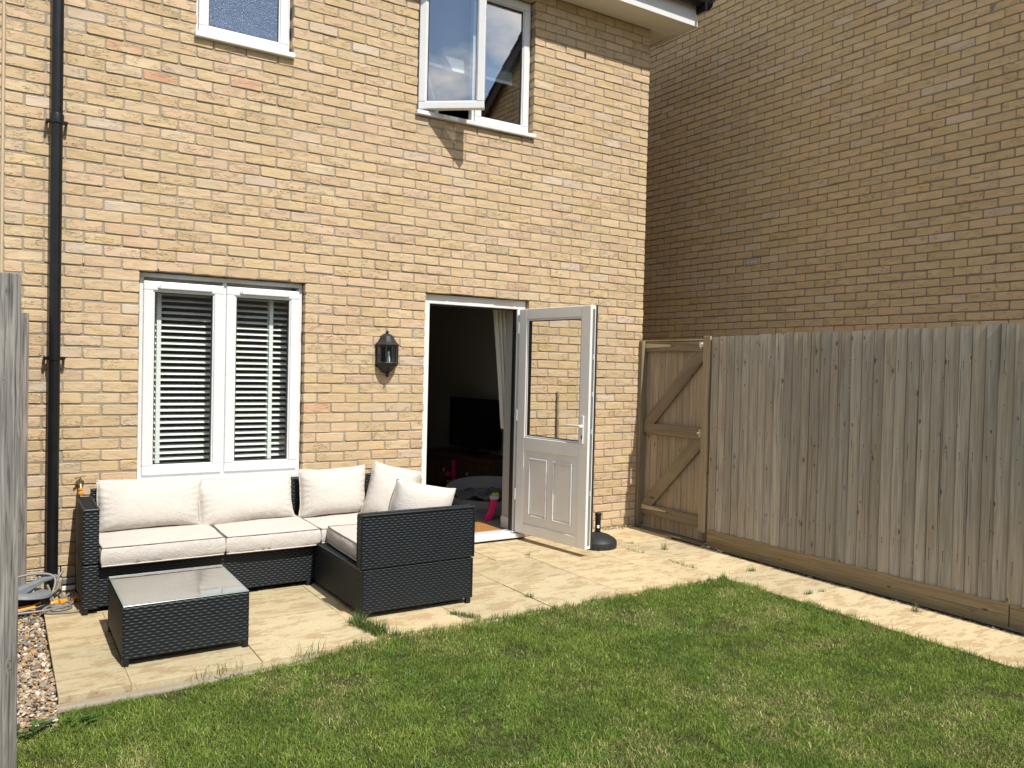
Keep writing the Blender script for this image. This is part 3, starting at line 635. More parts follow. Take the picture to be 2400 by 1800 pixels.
# back door ------------------------------------------------------
D = thing('door', 'white half glazed back door standing wide open', None, (0, 0, 0), parent=house)
m = MB(); yq = .05
m.box(2.142, 2.200, yq, yq+.07, .05, 2.10); m.box(3.065, 3.15, yq, yq+.07, .05, 2.10); m.box(2.142, 3.15, yq-.002, yq+.072, 2.035, 2.112, axis='x'); m.build('door_frame', 'upvc_door', D, bevel=.004)
m = MB(); m.box(2.142, 3.15, -.03, yq+.10, .018, .052, axis='x'); m.box(2.142, 3.15, .03, yq+.09, .052, .066, axis='x'); m.build('threshold', 'upvc', D, bevel=.006)
m = MB(); m.box(3.056, 3.0648, yq+.01, yq+.06, .07, 2.035); m.box(2.2, 3.06, yq+.03, yq+.05, 2.022, 2.0345, axis='x'); m.build('gasket', 'seal', D)
hx, hy = 3.07, -.02; L = Matrix.Translation((hx, hy, 0)) @ Matrix.Rotation(math.atan2(-.85, .12), 4, 'Z')
# local: +x along the leaf to its free edge, inside face at y=0, thickness towards +y (away from camera)
s0, s1, zb, zt = -.035, .832, .066, 2.035
def LB(name, mat, parent, boxes, bevel=.004):
    m = MB()
    for b in boxes: m.box(*b[:6], mat=L, axis=(b[6] if len(b) > 6 else 'z'))
    return m.build(name, mat, parent, bevel)
T = .062
leaf = LB('door_leaf', 'upvc_door', D, [(s0, s0+.10, 0, T, zb, zt), (s1-.10, s1, 0, T, zb, zt), (s0+.10, s1-.10, .0004, T-.0004, zb, zb+.09, 'x'), (s0+.10, s1-.10, .0004, T-.0004, zt-.09, zt, 'x'), (s0+.10, s1-.10, .0004, T-.0004, .80, .915, 'x')], .005)
LB('glazing_bead', 'upvc', leaf, [(.066, .08, .008, .05, .915, 1.944), (.717, .732, .008, .05, .915, 1.944), (.066, .732, .0085, .05, .916, .930, 'x'), (.066, .732, .0085, .05, 1.93, 1.9445, 'x')], .003)
LB('gasket', 'seal', leaf, [(.08, .086, .014, .045, .93, 1.93), (.711, .717, .014, .045, .93, 1.93), (.08, .717, .0145, .045, .93, .936, 'x'), (.08, .717, .0145, .045, 1.924, 1.93, 'x')], 0)
g = MB(); g.add([tuple(L @ Vector(q)) for q in ((.08, .03, .93), (.72, .03, .93), (.72, .03, 1.93), (.08, .03, 1.93))], [(0, 1, 2, 3)]); g.build('glass_pane', 'doorglass', leaf)
pb = LB('lower_panel', 'upvc_door', leaf, [(.062, .735, .012, .05, .153, .803)], .003)
for xa in (.130, .430):
    xb = xa+.228
    m = MB()
    for (a, b, c, d) in ((xa, xb, .228, .244), (xa, xb, .724, .740), (xa, xa+.016, .244, .724), (xb-.016, xb, .244, .724)): m.box(a, b, -.002, .014, c, d, mat=L)
    m.build('panel_moulding', 'upvc', pb, bevel=.004)
    V = []; P = [(xa+.02, .0118, .248), (xb-.02, .0118, .248), (xb-.02, .0118, .72), (xa+.02, .0118, .72), (xa+.045, .006, .28), (xb-.045, .006, .28), (xb-.045, .006, .69), (xa+.045, .006, .69)]
    m = MB(); m.add([tuple(L @ Vector(q)) for q in P], [(0, 1, 5, 4), (1, 2, 6, 5), (2, 3, 7, 6), (3, 0, 4, 7), (4, 5, 6, 7)]); m.build('raised_field', 'upvc_door', pb)
LB('edge_strip', 'tin', leaf, [(s1, s1+.004, .022, .046, zb+.03, zt-.03)], 0)
LB('edge_gasket', 'seal', leaf, [(s0, s0+.02, T, T+.010, zb-.004, zt+.006), (s1-.02, s1+.010, T, T+.010, zb-.004, zt+.006), (s0+.02, s1-.02, T+.001, T+.009, zt-.02, zt+.005, 'x'), (s0+.02, s1-.02, T+.001, T+.009, zb-.003, zb+.02, 'x')], .002)
for z in (1.0, .5, 1.6, 1.3): LB('lock_keep', 'metal', leaf, [(s1+.004, s1+.008, .028, .040, z, z+.04)], 0)
hd = LB('handle', 'upvc', leaf, [(.760, .786, -.012, 0, .915, 1.145), (.766, .782, -.040, -.010, 1.048, 1.072)], .004)
LB('lever', 'upvc', hd, [(.625, .780, -.050, -.034, 1.050, 1.070, 'x')], .006)
LB('key_barrel', 'black', hd, [(.768, .778, -.016, -.011, .955, .985)], .001)
for z in (.35, 1.05, 1.82): LB('hinge', 'upvc', leaf, [(s0-.014, s0-.001, -.004, .03, z, z+.10)], .003)

# wall lantern and other fixings ---------------------------------
lan = thing('wall_lantern', 'black half lantern light on the brick wall left of the back door', 'wall lamp', (1.795, 0, 0))
def halfprof(m, prof, n=6, cy=-.006, sy=1.0):
    """half n-gon lantern body against the wall plane"""
    V = []; A = [math.pi+math.pi*i/n for i in range(n+1)]
    for r, z in prof:
        for a in A: V.append((r*math.cos(a), cy+r*math.sin(a)*sy, z))
    k = n+1; F = []
    for j in range(len(prof)-1):
        for i in range(n): F.append((j*k+i, j*k+i+1, (j+1)*k+i+1, (j+1)*k+i))
        F.append((j*k+n, j*k, (j+1)*k, (j+1)*k+n))
    F.append(tuple(range(k))); F.append(tuple((len(prof)-1)*k+i for i in range(k))); m.add(V, F)
m = MB(); halfprof(m, [(.093, 1.672), (.098, 1.678), (.092, 1.684), (.075, 1.700), (.062, 1.722), (.052, 1.745), (.034, 1.760), (.012, 1.768), (.010, 1.772)], 6, sy=1.3); m.build('lantern_roof', 'blackmatt', lan, bevel=.001)
m = MB(); m.lathe([(.001, 0), (.011, .002), (.013, .01), (.009, .02), (.001, .024)], 12, (0, -.02, 1.768)); m.build('finial', 'blackmatt', lan, smooth=True)
m = MB(); A = [math.pi+math.pi*i/6 for i in range(7)]
for a in A: m.tube([(.086*math.cos(a), -.006+.112*math.sin(a), 1.53), (.086*math.cos(a), -.006+.112*math.sin(a), 1.675)], .0058, 6)
for z in (1.533, 1.670): m.tube([(.086*math.cos(a), -.006+.112*math.sin(a), z) for a in A], .009, 6)
m.box(-.088, .088, -.012, -.0, 1.50, 1.69); m.build('lantern_cage', 'blackmatt', lan)
m = MB(); halfprof(m, [(.018, 1.452), (.03, 1.458), (.045, 1.470), (.062, 1.492), (.082, 1.510), (.088, 1.522), (.088, 1.536)], 6, sy=1.3); m.build('lantern_base', 'blackmatt', lan)
m = MB(); m.lathe([(.001, -.024), (.011, -.02), (.013, -.012), (.007, -.002), (.016, .004), (.001, .008)], 12, (0, -.03, 1.445)); m.build('pendant_knob', 'blackmatt', lan, smooth=True)
m = MB()
for a, b in zip(A[:-1], A[1:]):
    pa, pb_ = (.084*math.cos(a), -.006+.109*math.sin(a)), (.084*math.cos(b), -.006+.109*math.sin(b))
    m.add([(pa[0], pa[1], 1.535), (pb_[0], pb_[1], 1.535), (pb_[0], pb_[1], 1.668), (pa[0], pa[1], 1.668)], [(0, 1, 2, 3)])
m.build('lantern_glass', 'glass', lan)
m = MB(); m.lathe([(.001, 0), (.012, .002), (.012, .03), (.009, .036), (.009, .085), (.001, .095)], 12, (0, -.055, 1.536)); m.build('bulb', 'bulb', lan, smooth=True)
m = MB(); m.tube([(.0, -.004, 1.46), (0, -.05, 1.455), (0, -.09, 1.462)], .007, 6); m.build('wall_arm', 'blackmatt', lan)

dp = thing('downpipe', 'black plastic rainwater pipe running up the left of the brick wall', 'drainpipe', (-.500, -.065, 0))
m = MB(); m.lathe([(.034, .06), (.034, 3.02), (.0335, 3.0201), (.0335, SOF+.1)], 28); m.build('pipe', 'black', dp, smooth=True)
m = MB(); m.lathe([(.038, 2.99), (.040, 2.992), (.040, 3.045), (.0385, 3.05)], 28); m.build('pipe_socket', 'black', dp, smooth=True)
for z in (1.512, 3.005):
    m = MB(); m.lathe([(.0365, z-.012), (.0395, z-.011), (.0395, z+.011), (.0365, z+.012)], 24); m.box(-.058, .058, .012, .03, z-.011, z+.011)
    for x in (-.054, .054): m.tube([(x, .0, z), (x, .06, z)], .009, 8)
    m.build('pipe_clip', 'black', dp)

tap = thing('outdoor_tap', 'brass garden tap with an orange hose connector beside the sofa arm', 'tap', (-.345, 0, 0))
m = MB(); m.tube([(0, -.002, .70), (0, -.05, .70), (0, -.075, .695), (0, -.085, .675)], .011, 10, rr=[.011, .011, .013, .011]); m.tube([(0, -.05, .70), (0, -.05, .735)], .010, 10)
m.lathe([(.001, 0), (.026, .001), (.026, .006), (.001, .008)], 16, mat=Matrix.Translation((0, -.001, .70)) @ Matrix.Rotation(rad(90), 4, 'X')); m.build('tap_body', 'brass', tap, smooth=True)
m = MB(); m.tube([(-.03, -.06, .742), (0, -.05, .748), (.03, -.04, .756)], .005, 8, rr=[.007, .004, .007]); m.tube([(0, -.05, .73), (0, -.05, .75)], .005, 8); m.build('tap_handle', 'brass', tap, smooth=True)
m = MB(); m.lathe([(.012, .0), (.015, .002), (.015, .014), (.010, .016), (.010, .026), (.014, .028), (.014, .04), (.001, .041)], 14, (0, -.085, .640)); m.build('hose_connector', 'orange', tap, smooth=True)

# interior shell --------------------------------------------------
room = MB()
def q4(a, b, c, d): room.add([a, b, c, d], [(0, 1, 2, 3)])
x0, x1, y0, y1, z0, z1 = -.7, 4.25, .30, 4.9, .05, 2.42
q4((x0, y0, z1), (x1, y0, z1), (x1, y1, z1), (x0, y1, z1)); q4((x0, y1, z0), (x1, y1, z0), (x1, y1, z1), (x0, y1, z1))
q4((x0, y0, z0), (x0, y1, z0), (x0, y1, z1), (x0, y0, z1)); q4((x1, y0, z0), (x1, y1, z0), (x1, y1, z1), (x1, y0, z1))
rs = room.build('room_walls', 'plaster', house)
room = MB(); q4((x0, .1, z0), (x1, .1, z0), (x1, y1, z0), (x0, y1, z0)); room.build('room_floor', 'floor', house)
room = MB(); q4((1.6, .3, 2.7), (x1, .3, 2.7), (x1, 3.6, 2.7), (1.6, 3.6, 2.7)); q4((1.6, .3, 4.9), (x1, .3, 4.9), (x1, 3.6, 4.9), (1.6, 3.6, 4.9))
q4((1.6, .3, 2.7), (1.6, 3.6, 2.7), (1.6, 3.6, 4.9), (1.6, .3, 4.9)); q4((x1, .3, 2.7), (x1, 3.6, 2.7), (x1, 3.6, 4.9), (x1, .3, 4.9)); q4((1.6, 3.6, 2.7), (x1, 3.6, 2.7), (x1, 3.6, 4.9), (1.6, 3.6, 4.9)); room.build('bedroom_walls', 'hblanket', house)
OPI = [OPN['ground'], (2.15, 3.10, -.05, 2.08), OPN['small'], (2.03, 3.14, 3.57, 4.72)]
mortar_sheet('inner_leaf', house, (0, .30, 0), (1, 0, 0), (0, 1, 0), -6.9, 4.4, -.05, 4.95, OPI, depth=.195, rec=0, mat='plaster')
BX('skirting', 'upvc_door', house, 3.095, 3.107, .12, .30, .052, .16, axis='y')

# blinds and curtains ---------------------------------------------
bl = thing('venetian_blind', 'white slatted blind hanging behind the ground floor window', 'blind', (.57, .21, 0))
m = MB(); z = .775; ang = rad(22)
while z < 1.99:
    Mx = Matrix.Translation((0, 0, z)) @ Matrix.Rotation(ang+random.gauss(0, .015), 4, 'X'); n = 6
    V = []; F = []
    for i in range(n+1):
        yy = -.025+.05*i/n; hh = .0022*(1-(yy/.025)**2)
        V += [(-.50, yy, hh), (.49, yy, hh)]
    for i in range(n): F.append((2*i, 2*i+1, 2*i+3, 2*i+2))
    V2 = [tuple(Mx @ Vector(v)) for v in V]; V2 += [tuple(Mx @ (Vector(v)-Vector((0, 0, .002)))) for v in V]; k = len(V)
    F2 = F+[tuple(reversed([a+k for a in f])) for f in F]+[(0, 1, 1+k, k), (k-2, k-1, 2*k-1, 2*k-2)]
    m.add(V2, F2); z += .0432
m.build('slats', 'blind', bl)
for x in (-.42, .365):
    m = MB(); m.box(x-.014, x+.014, -.030, -.029, .74, 2.05); m.box(x-.014, x+.014, .029, .030, .74, 2.05); m.build('ladder_tape', 'blind', bl)
BX('headrail', 'blind', bl, -.52, .52, -.03, .03, 2.04, 2.09, axis='x'); BX('bottom_rail', 'blind', bl, -.50, .49, -.026, .026, .728, .745, axis='x')
def cloth(name, label, cat, pts_top, pts_bot, z1, z0, mat, folds, amp, parent=None):
    m = MB(); nu, nv = 60, 14; V = []
    for j in range(nv+1):
        t = j/nv
        for i in range(nu+1):
            s = i/nu; a = Vector(pts_top[0]).lerp(Vector(pts_top[1]), s); b = Vector(pts_bot[0]).lerp(Vector(pts_bot[1]), s); tt = t**.8; p = a.lerp(b, tt)
            V.append((p.x, p.y+amp*math.sin(s*folds*6.283+t*.8), z1+(z0-z1)*t))
    F = [(j*(nu+1)+i, j*(nu+1)+i+1, (j+1)*(nu+1)+i+1, (j+1)*(nu+1)+i) for j in range(nv) for i in range(nu)]
    m.add(V, F); o = m.build(name, mat, parent, smooth=True); return tag(o, label, cat)
cloth('curtain', 'cream curtain gathered at the right inside the open doorway', 'curtain', ((2.97, .36), (3.20, .34)), ((3.12, .36), (3.22, .34)), 2.2, .95, 'curtain', 5, .02)
cloth('roller_blind', 'pale roller blind half lowered behind the fixed upper pane', 'blind', ((2.66, .20), (3.10, .20)), ((2.66, .20), (3.10, .20)), 4.72, 4.06, 'roller', 0, 0)
cloth('roller_blind', 'pale roller blind half lowered behind the open upper light', 'blind', ((2.10, .20), (2.60, .20)), ((2.10, .20), (2.60, .20)), 4.72, 4.05, 'roller', 0, 0)
for x0_, x1_ in ((2.66, 3.10), (2.10, 2.60)):
    m = MB(); m.box(x0_, x1_, .190, .205, 4.035, 4.062, axis='x'); m.build('blind_hem', 'blind', [o for o in bpy.data.objects if o.name.startswith('roller_blind')][0 if x0_ > 2.5 else 1], .003)
cloth('bedroom_curtain', 'grey folded curtain showing low in the open upper window light', 'curtain', ((2.02, .27), (2.12, .25)), ((2.02, .27), (2.36, .22)), 4.25, 3.6, 'foil', 3, .02)

# interior things --------------------------------------------------
tv = thing('television', 'large black flat television on the cabinet inside the doorway', 'television', (4.10, 2.55, .47), rad(-80+180))
m = MB(); m.box(-.47, .47, -.015, .02, .06, .66); m.build('tv_body', 'black', tv, bevel=.004); m = MB(); m.box(-.455, .455, .0205, .022, .075, .645); m.build('screen', 'screen', tv); m = MB(); m.box(-.2, .2, -.08, .08, 0, .012); m.box(-.03, .03, -.02, .01, .01, .1); m.build('tv_foot', 'black', tv)
tvc = thing('tv_cabinet', 'low dark wooden cabinet under the television', 'cabinet', (3.98, 2.5, .05), rad(8))
m = MB(); m.box(-.26, .22, -.72, .72, .38, .42, axis='y'); m.box(-.22, .2, -.68, .68, .03, .38, axis='y'); m.build('carcass', 'darkwood', tvc, bevel=.004)
for a in (-.66, -.2, .26): m = MB(); m.box(-.235, -.22, a, a+.40, .06, .36); d_ = m.build('cabinet_door', 'darkwood', tvc, bevel=.003); m = MB(); m.box(-.25, -.235, a+.34, a+.36, .2, .24); m.build('knob', 'metal', d_)
m = MB()
tower = thing('shelf_unit', 'tall dark shelving standing in the shadow at the left inside the doorway', 'shelves', (3.3, 4.2, .05), 0)
for xx in (-.5, .5): m.box(xx-.02, xx+.02, -.2, .2, 0, 1.5)
for z in (0.05, .4, .8, 1.15, 1.48): m.box(-.5, .5, -.2, .2, z, z+.03, axis='x')
m.box(-.5, .5, .18, .2, 0, 1.5); m.build('shelf_frame', 'darkwood', tower)
bed = thing('pet_bed', 'grey plastic pet bed with a low front on the floor inside the door', 'pet bed', (3.62, 1.38, .05), rad(-32))
m = MB(); n = 40; V = []
for k_, (s_, zf) in enumerate(((.88, 0), (1.0, 1.0), (1.035, 1.0), (.97, .98), (.90, .12))):
    for i in range(n):
        a = 2*math.pi*i/n; hgt = .14+.12*max(0, math.sin(a))**.6 if math.sin(a) > 0 else .14-.05*max(0, -math.sin(a))
        V.append((.46*s_*math.cos(a), .34*s_*math.sin(a), .0 if zf == 0 else (.02 if zf < .5 else hgt*zf)))
F = [(j*n+i, j*n+(i+1) % n, (j+1)*n+(i+1) % n, (j+1)*n+i) for j in range(4) for i in range(n)]+[tuple(4*n+i for i in range(n))]; m.add(V, F); m.build('bed_shell', 'petbed', bed, smooth=True)
m = MB(); V = [(0, 0, .15)]+[(.42*r_*math.cos(6.283*i/24), .31*r_*math.sin(6.283*i/24), .12+.03*math.sin(i*2.3+r_*5)-.03*r_) for r_ in (.4, .8, 1.0) for i in range(24)]
F = [(0, 1+i, 1+(i+1) % 24) for i in range(24)]+[(1+j*24+i, 1+j*24+(i+1) % 24, 1+(j+1)*24+(i+1) % 24, 1+(j+1)*24+i) for j in range(2) for i in range(24)]; m.add(V, F); tag(m.build('blanket', 'blanket', None, smooth=True), 'rumpled grey fleece lying in the pet bed', 'blanket').location = (3.62, 1.38, .08)
toy = thing('ring_toy', 'stacking toy with orange and red rings and a pink top', 'toy', (3.72, 2.36, .05))
m = MB(); m.lathe([(.02, 0), (.075, .005), (.075, .02), (.02, .03)], 20, (0, 0, .05)); m.build('red_ring', 'red', toy, smooth=True)
m = MB(); m.lathe([(.02, 0), (.085, .008), (.09, .02), (.02, .03)], 20, (0, 0, .10)); m.build('orange_ring', 'orange', toy, smooth=True)
m = MB(); m.lathe([(.02, 0), (.10, .0), (.10, .02), (.02, .04)], 20, (0, 0, 0)); m.build('green_base', 'lime', toy, smooth=True)
m = MB(); m.lathe([(.02, .0), (.022, .02), (.03, .22), (.034, .25), (.001, .255)], 14, (0, 0, .11)); m.lathe([(.035, 0), (.05, .045), (.046, .045), (.03, 0)], 16, (-.07, 0, .18)); m.build('pink_top', 'pink', toy, smooth=True)
pt = thing('pink_toy', 'curved pink plastic toy with a yellow cap just inside the door', 'toy', (3.17, .62, .05), rad(-20))
m = MB(); n = 14; sec = [(-.05+.07*math.sin(i/n*1.5)-.015, .20*i/n) for i in range(n+1)]; poly = [(a, b) for a, b in sec]+[(a+.075-.01*i/n, b) for i, (a, b) in reversed(list(enumerate(sec)))]
m.prism(poly, -.03, .03, 'xz'); m.build('toy_body', 'pink', pt, bevel=.008)
m = MB(); m.box(.0, .085, -.035, .035, .20, .245); m.build('toy_collar', 'petbed', pt, bevel=.012); m = MB(); m.box(.02, .085, -.03, .03, .245, .268); m.build('toy_cap', 'lime', pt, bevel=.01)
m = MB(); m.box(2.45, 3.02, .17, .55, .052, .064, axis='x'); tag(m.build('doormat', 'coir', None, bevel=.004), 'orange brown coir doormat just inside the threshold', 'doormat')

# ==================================================================  NEIGHBOURING HOUSE
nb = thing('neighbouring_house', 'tall shaded brick gable of the next house behind the fence', 'house', (0, 0, 0))
GX = 5.91; yr, sl = -.6, .745
def gclip(u, z): yy = -u; return z < 5.62+sl*(5.476-abs(yy-yr)+yr*1.0) - .05 if True else True
roofz = lambda yy: 5.62+sl*((yr+5.476)-abs(yy-yr))
pw2 = np.array([17, 18, 15, 14, 10, 7, 4, 5, 5, 0, 0]); pw2 = pw2/pw2.sum()
gw = brickwork('gable_wall', nb, (GX, 0, 0), (0, -1, 0), (-1, 0, 0), -5.2, 6.15, 0.0, 9.3, 2.6655, (-.687/B) % 1, [(-.005, .205, 2.66, 2.735)], clip=lambda u, z: z < roofz(-u)-.06, pw=pw2, tone=np.array([1.08, 1.02, .90]))
m = MB(); P = [(5.2, -.1), (-6.15, -.1), (-6.15, roofz(-6.15)-.02), (yr, roofz(yr)-.02), (5.2, roofz(5.2)-.02)]
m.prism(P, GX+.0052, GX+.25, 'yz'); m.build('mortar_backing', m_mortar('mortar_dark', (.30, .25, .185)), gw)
air_vent('air_brick', nb, Matrix.Translation((GX-.004, -.002, 2.668)) @ Matrix.Rotation(rad(-90), 4, 'Z'), .20, .062, 'airbrick')
m = MB(); m.box(GX+.25, GX+8, -6.15, -6.0, -.1, 5.1, axis='x'); m.build('front_wall', 'mortar', nb)
r = MB(); th2 = math.atan(sl)
for side in (-1, 1):
    n_ = 30
    for i in range(n_):
        d0 = i*.26; yy = (yr+side*(7.0-d0*math.cos(th2)) if True else 0); 
        if (yy-yr)*side < 0: break
        zz2 = roofz(yy)
        r.box(GX-.12, GX+8, -.02, .30, 0, .03, axis='x', mat=Matrix.Translation((0, yy, zz2)) @ Matrix.Rotation(0 if side < 0 else math.pi, 4, 'Z') @ Matrix.Translation((0 if side < 0 else -(2*GX+7.88), 0, 0)) @ Matrix.Rotation(th2-.06, 4, 'X'))
r.build('roof', 'tile', nb)
m = MB()
for side in (-1, 1): m.add([(GX-.10, yr, roofz(yr)-.02), (GX-.10, yr, roofz(yr)-.2), (GX-.10, yr+side*6.3, roofz(yr+6.3)-.2), (GX-.10, yr+side*6.3, roofz(yr+6.3)-.02), (GX-.08, yr, roofz(yr)-.02), (GX-.08, yr, roofz(yr)-.2), (GX-.08, yr+side*6.3, roofz(yr+6.3)-.2), (GX-.08, yr+side*6.3, roofz(yr+6.3)-.02)], [(0, 1, 2, 3), (4, 5, 6, 7), (1, 2, 6, 5), (0, 3, 7, 4)])
m.build('bargeboard', 'tile', nb)

# ==================================================================  FENCES AND GATE
def tone():
    t = random.uniform(.83, 1.14); w = random.uniform(.985, 1.03); return (t*w, t, t/w)
def close_board(name, parent, xf, y_start, y_end, zfun, zb, side=-1, pitch=.0855, wbrd=.105, mat='fencewood'):
    """feather-edge boards running to -y, face looking to -x, thick edge on the +y side"""
    m = MB(); y = y_start
    while y > y_end:
        p = pitch+random.uniform(-.006, .006); zt = zfun(y)+random.uniform(-.006, .006); wv = random.uniform(-.0015, .0015)
        yA, yB = y, y-p-.018     # yA: proud edge (+y), yB: tucked under the next board
        t1, t0 = .022+random.uniform(-.004, .005), .004; x = xf
        V = [(x-t1, yA, zb), (x, yA, zb), (x, yB, zb), (x-t0+wv*.3, yB, zb), (x-t1, yA, zt), (x, yA, zt), (x, yB, zt), (x-t0+wv*.3, yB, zt)]
        F = [(0, 3, 2, 1), (4, 5, 6, 7), (0, 4, 7, 3), (0, 1, 5, 4), (1, 2, 6, 5), (2, 3, 7, 6)]
        U = [[(V[i][1], V[i][2]) if abs(V[f[0]][2]-V[f[2]][2]) > .1 else (V[i][1], V[i][0]) for i in f] for f in F]
        tn = tone(); rn = (random.random(), random.random(), random.random()); m.add(V, F, tn, U, rn)
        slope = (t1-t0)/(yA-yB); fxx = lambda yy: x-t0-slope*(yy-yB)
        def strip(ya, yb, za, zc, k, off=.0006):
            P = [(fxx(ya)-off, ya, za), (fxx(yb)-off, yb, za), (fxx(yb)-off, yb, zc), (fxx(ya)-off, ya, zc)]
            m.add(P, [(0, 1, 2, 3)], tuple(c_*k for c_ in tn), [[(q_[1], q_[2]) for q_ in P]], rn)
        strip(yA, yA-random.uniform(.003, .0055), zb, zt, random.uniform(.38, .6))  # dark line painted along the proud edge, shade between boards put into colour
        for zr in (.385, 1.035, 1.63):
            ny = yA-random.uniform(.022, .034); zr += random.uniform(-.012, .012); strip(ny+.0028, ny-.0028, zr-.003, zr+.003, .12, .0012)
            if random.random() < (.75 if zr < 1.3 else .3): L0_ = random.uniform(.02, .085); strip(ny+.0015, ny-.0015, zr-L0_, zr-.003, .3, .0009)
        if random.random() < .3: cy_ = random.uniform(yB+.03, yA-.01); z_ = random.uniform(.3, 1.2); strip(cy_+.0012, cy_-.0012, z_, z_+random.uniform(.15, .5), .35, .0008)
        y -= p
    return m.build(name, mat, parent)
fence = thing('boarded_fence', 'tall close boarded timber fence along the right of the path', 'fence', (0, 0, 0))
ftop = lambda y: 1.832+(-(y+.95))*.012 + (.0 if y > -1.7 else 0)
fx = 4.478
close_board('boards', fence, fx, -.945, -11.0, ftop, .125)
for z in (.35, 1.0, 1.6): BX('arris_rail', 'fencewood', fence, fx+.002, fx+.05, -11, -.94, z, z+.07, axis='y')
BX('end_board', 'fencewood', fence, fx-.024, fx-.002, -.955+.03, -.855+.012, .10, 1.838, col=(.92, .84, .72))
for i, y in enumerate((-.96, -3.455, -5.95, -8.45, -10.9)):
    BX('fence_post', 'railwood', fence, fx+.052, fx+.15, y-.05, y+.05, -.1, 1.80)
for a, b in ((-.955, -3.452), (-3.458, -5.95), (-5.955, -8.45), (-8.455, -11.0)):
    BX('gravel_board', 'gravelwood', fence, 4.447, 4.477, b, a, -.05, .138, axis='y', bevel=.003)
gate = thing('garden_gate', 'ledged and braced wooden gate between the house corner and the fence', 'gate', (0, 0, 0))
GXf = 4.50
m = MB(); y = .05
while y > -.905:
    p = .083; y2 = max(y-p, -.905); tt_ = tone(); m.box(GXf+.036, GXf+.052, y2+.0015, y-.0015, .003, 1.80, col=(tt_[0]*.93, tt_[1]*.86, tt_[2]*.78)); y -= p
m.build('gate_boards', 'fencewood', gate, bevel=.0015)
BX('hinge_stile', 'railwood', gate, GXf, GXf+.035, -.040, .056, .035, 1.80); BX('latch_stile', 'railwood', gate, GXf, GXf+.035, -.905, -.856, .03, 1.80, col=(.8, .85, .78))
BX('rail', 'railwood', gate, GXf-.0005, GXf+.035, -.855, -.041, 1.705, 1.80, axis='y'); BX('rail', 'railwood', gate, GXf-.0005, GXf+.035, -.848, -.041, .915, 1.013, axis='y'); BX('rail', 'railwood', gate, GXf-.0005, GXf+.035, -.842, -.041, .130, .225, axis='y')
for (za, zb2) in ((1.013, 1.704), (.226, .914)):
    m = MB(); m.prism([(-.043, za), (-.185, za), (-.854, zb2-.03), (-.854, zb2), (-.70, zb2), (-.043, za+.02)], GXf+.001, GXf+.034, 'yz')
    L_ = math.hypot(.81, zb2-za); m.uv = [[((p_[0]*.65+p_[1]*.76)*0+(-p_[0]*-.65+p_[1]*.76)*.2, p_[1]) for p_ in u] for u in m.uv]; m.build('brace', 'railwood', gate, bevel=.002)
BX('gate_top_cap', 'gravelwood', gate, GXf-.006, GXf+.06, -.928, .065, 1.802, 1.812, axis='y', col=(1.25, 1.25, 1.2))
BX('gate_post', 'railwood', gate, GXf-.03, GXf+.05, .064, .0645, .0, .01); 
for z, za in ((1.738, 1.782), (.165, .232)):
    m = MB(); zc = (z+za)/2; m.prism([(.062, zc-.026), (.062, zc+.026), (-.38, zc+.010 if z > 1 else zc+.006), (-.395, zc), (-.38, zc-.010 if z > 1 else zc-.006)], GXf-.006, GXf-.001, 'yz'); m.build('strap_hinge', m_plain('painted_hinge', (.50, .43, .27), .55), gate)
bo = MB(); bo.box(GXf-.006, GXf-.001, -.875, -.76, 1.742, 1.79); bo.tube([(GXf-.016, -.90, 1.768), (GXf-.016, -.775, 1.768)], .007, 8); bo.box(GXf-.024, GXf-.006, -.80, -.782, 1.755, 1.782); bo.tube([(GXf-.016, -.79, 1.765), (GXf-.02, -.785, 1.73), (GXf-.02, -.80, 1.725)], .003, 6); bo.build('bolt', 'metal', gate)
la = MB(); la.box(GXf-.005, GXf-.001, -.80, -.778, .935, 1.005); la.box(GXf-.012, GXf-.005, -.90, -.765, .963, .980, axis='y'); la.tube([(GXf-.02, -.776, .971), (GXf, -.776, .971)], .008, 8); la.box(GXf-.018, GXf-.001, -.902, -.896, .945, .995); la.build('latch', m_plain('cream_metal', (.55, .5, .38), .5), gate)
gp = BX('gate_post', 'railwood', None, 4.452, 4.495, -.048, -.004, 0.0, 1.808, bevel=.003); tag(gp, 'narrow timber hanging post fixed to the house corner beside the gate', 'post'); gp.name = 'hanging_post'
for o in [o for o in bpy.data.objects if o.name == 'gate_post']: bpy.data.objects.remove(o)

lf = thing('side_fence', 'weathered grey fence seen end on at the left edge of the garden', 'fence', (0, 0, 0))
m = MB(); m.box(-.835, -.7265, -2.455, -2.355, -.10, 1.826, col=(1, 1, 1)); m.build('near_post', 'oldwood', lf, bevel=.004)
m = MB(); m.box(-.745, -.640, -.115, -.012, .05, 1.79, col=(1.1, 1.08, 1.05)); m.build('wall_post', 'oldwood', lf, bevel=.004)
m = MB(); y = -2.35
while y < -.14: m.box(-.80, -.786, y, y+.10, .0, 1.77, col=tone()); y += .102
m.build('boards', 'oldwood', lf)
for z in (.3, 1.0, 1.6): BX('arris_rail', 'oldwood', lf, -.785, -.745, -2.36, -.1, z, z+.06, axis='y')
bf = thing('added_rear_fence', 'plain timber fence added behind the viewer to block low sky from the window reflection', 'fence', (0, 0, 0))  # unseen fence, added so the ground window does not reflect bright low sky
m = MB(); x = -8.0
while x < 4.4: m.box(x, x+.118, -11.08, -11.06, -.05, 1.8+random.uniform(-.01, .01), col=tone()); x += .12
m.build('boards', 'fencewood', bf)
rh = thing('added_rear_house', 'plain house block added behind the viewer to keep bright sky out of the window reflection', 'house', (0, 0, 0))  # unseen block with a roof, added to darken what the ground floor panes reflect
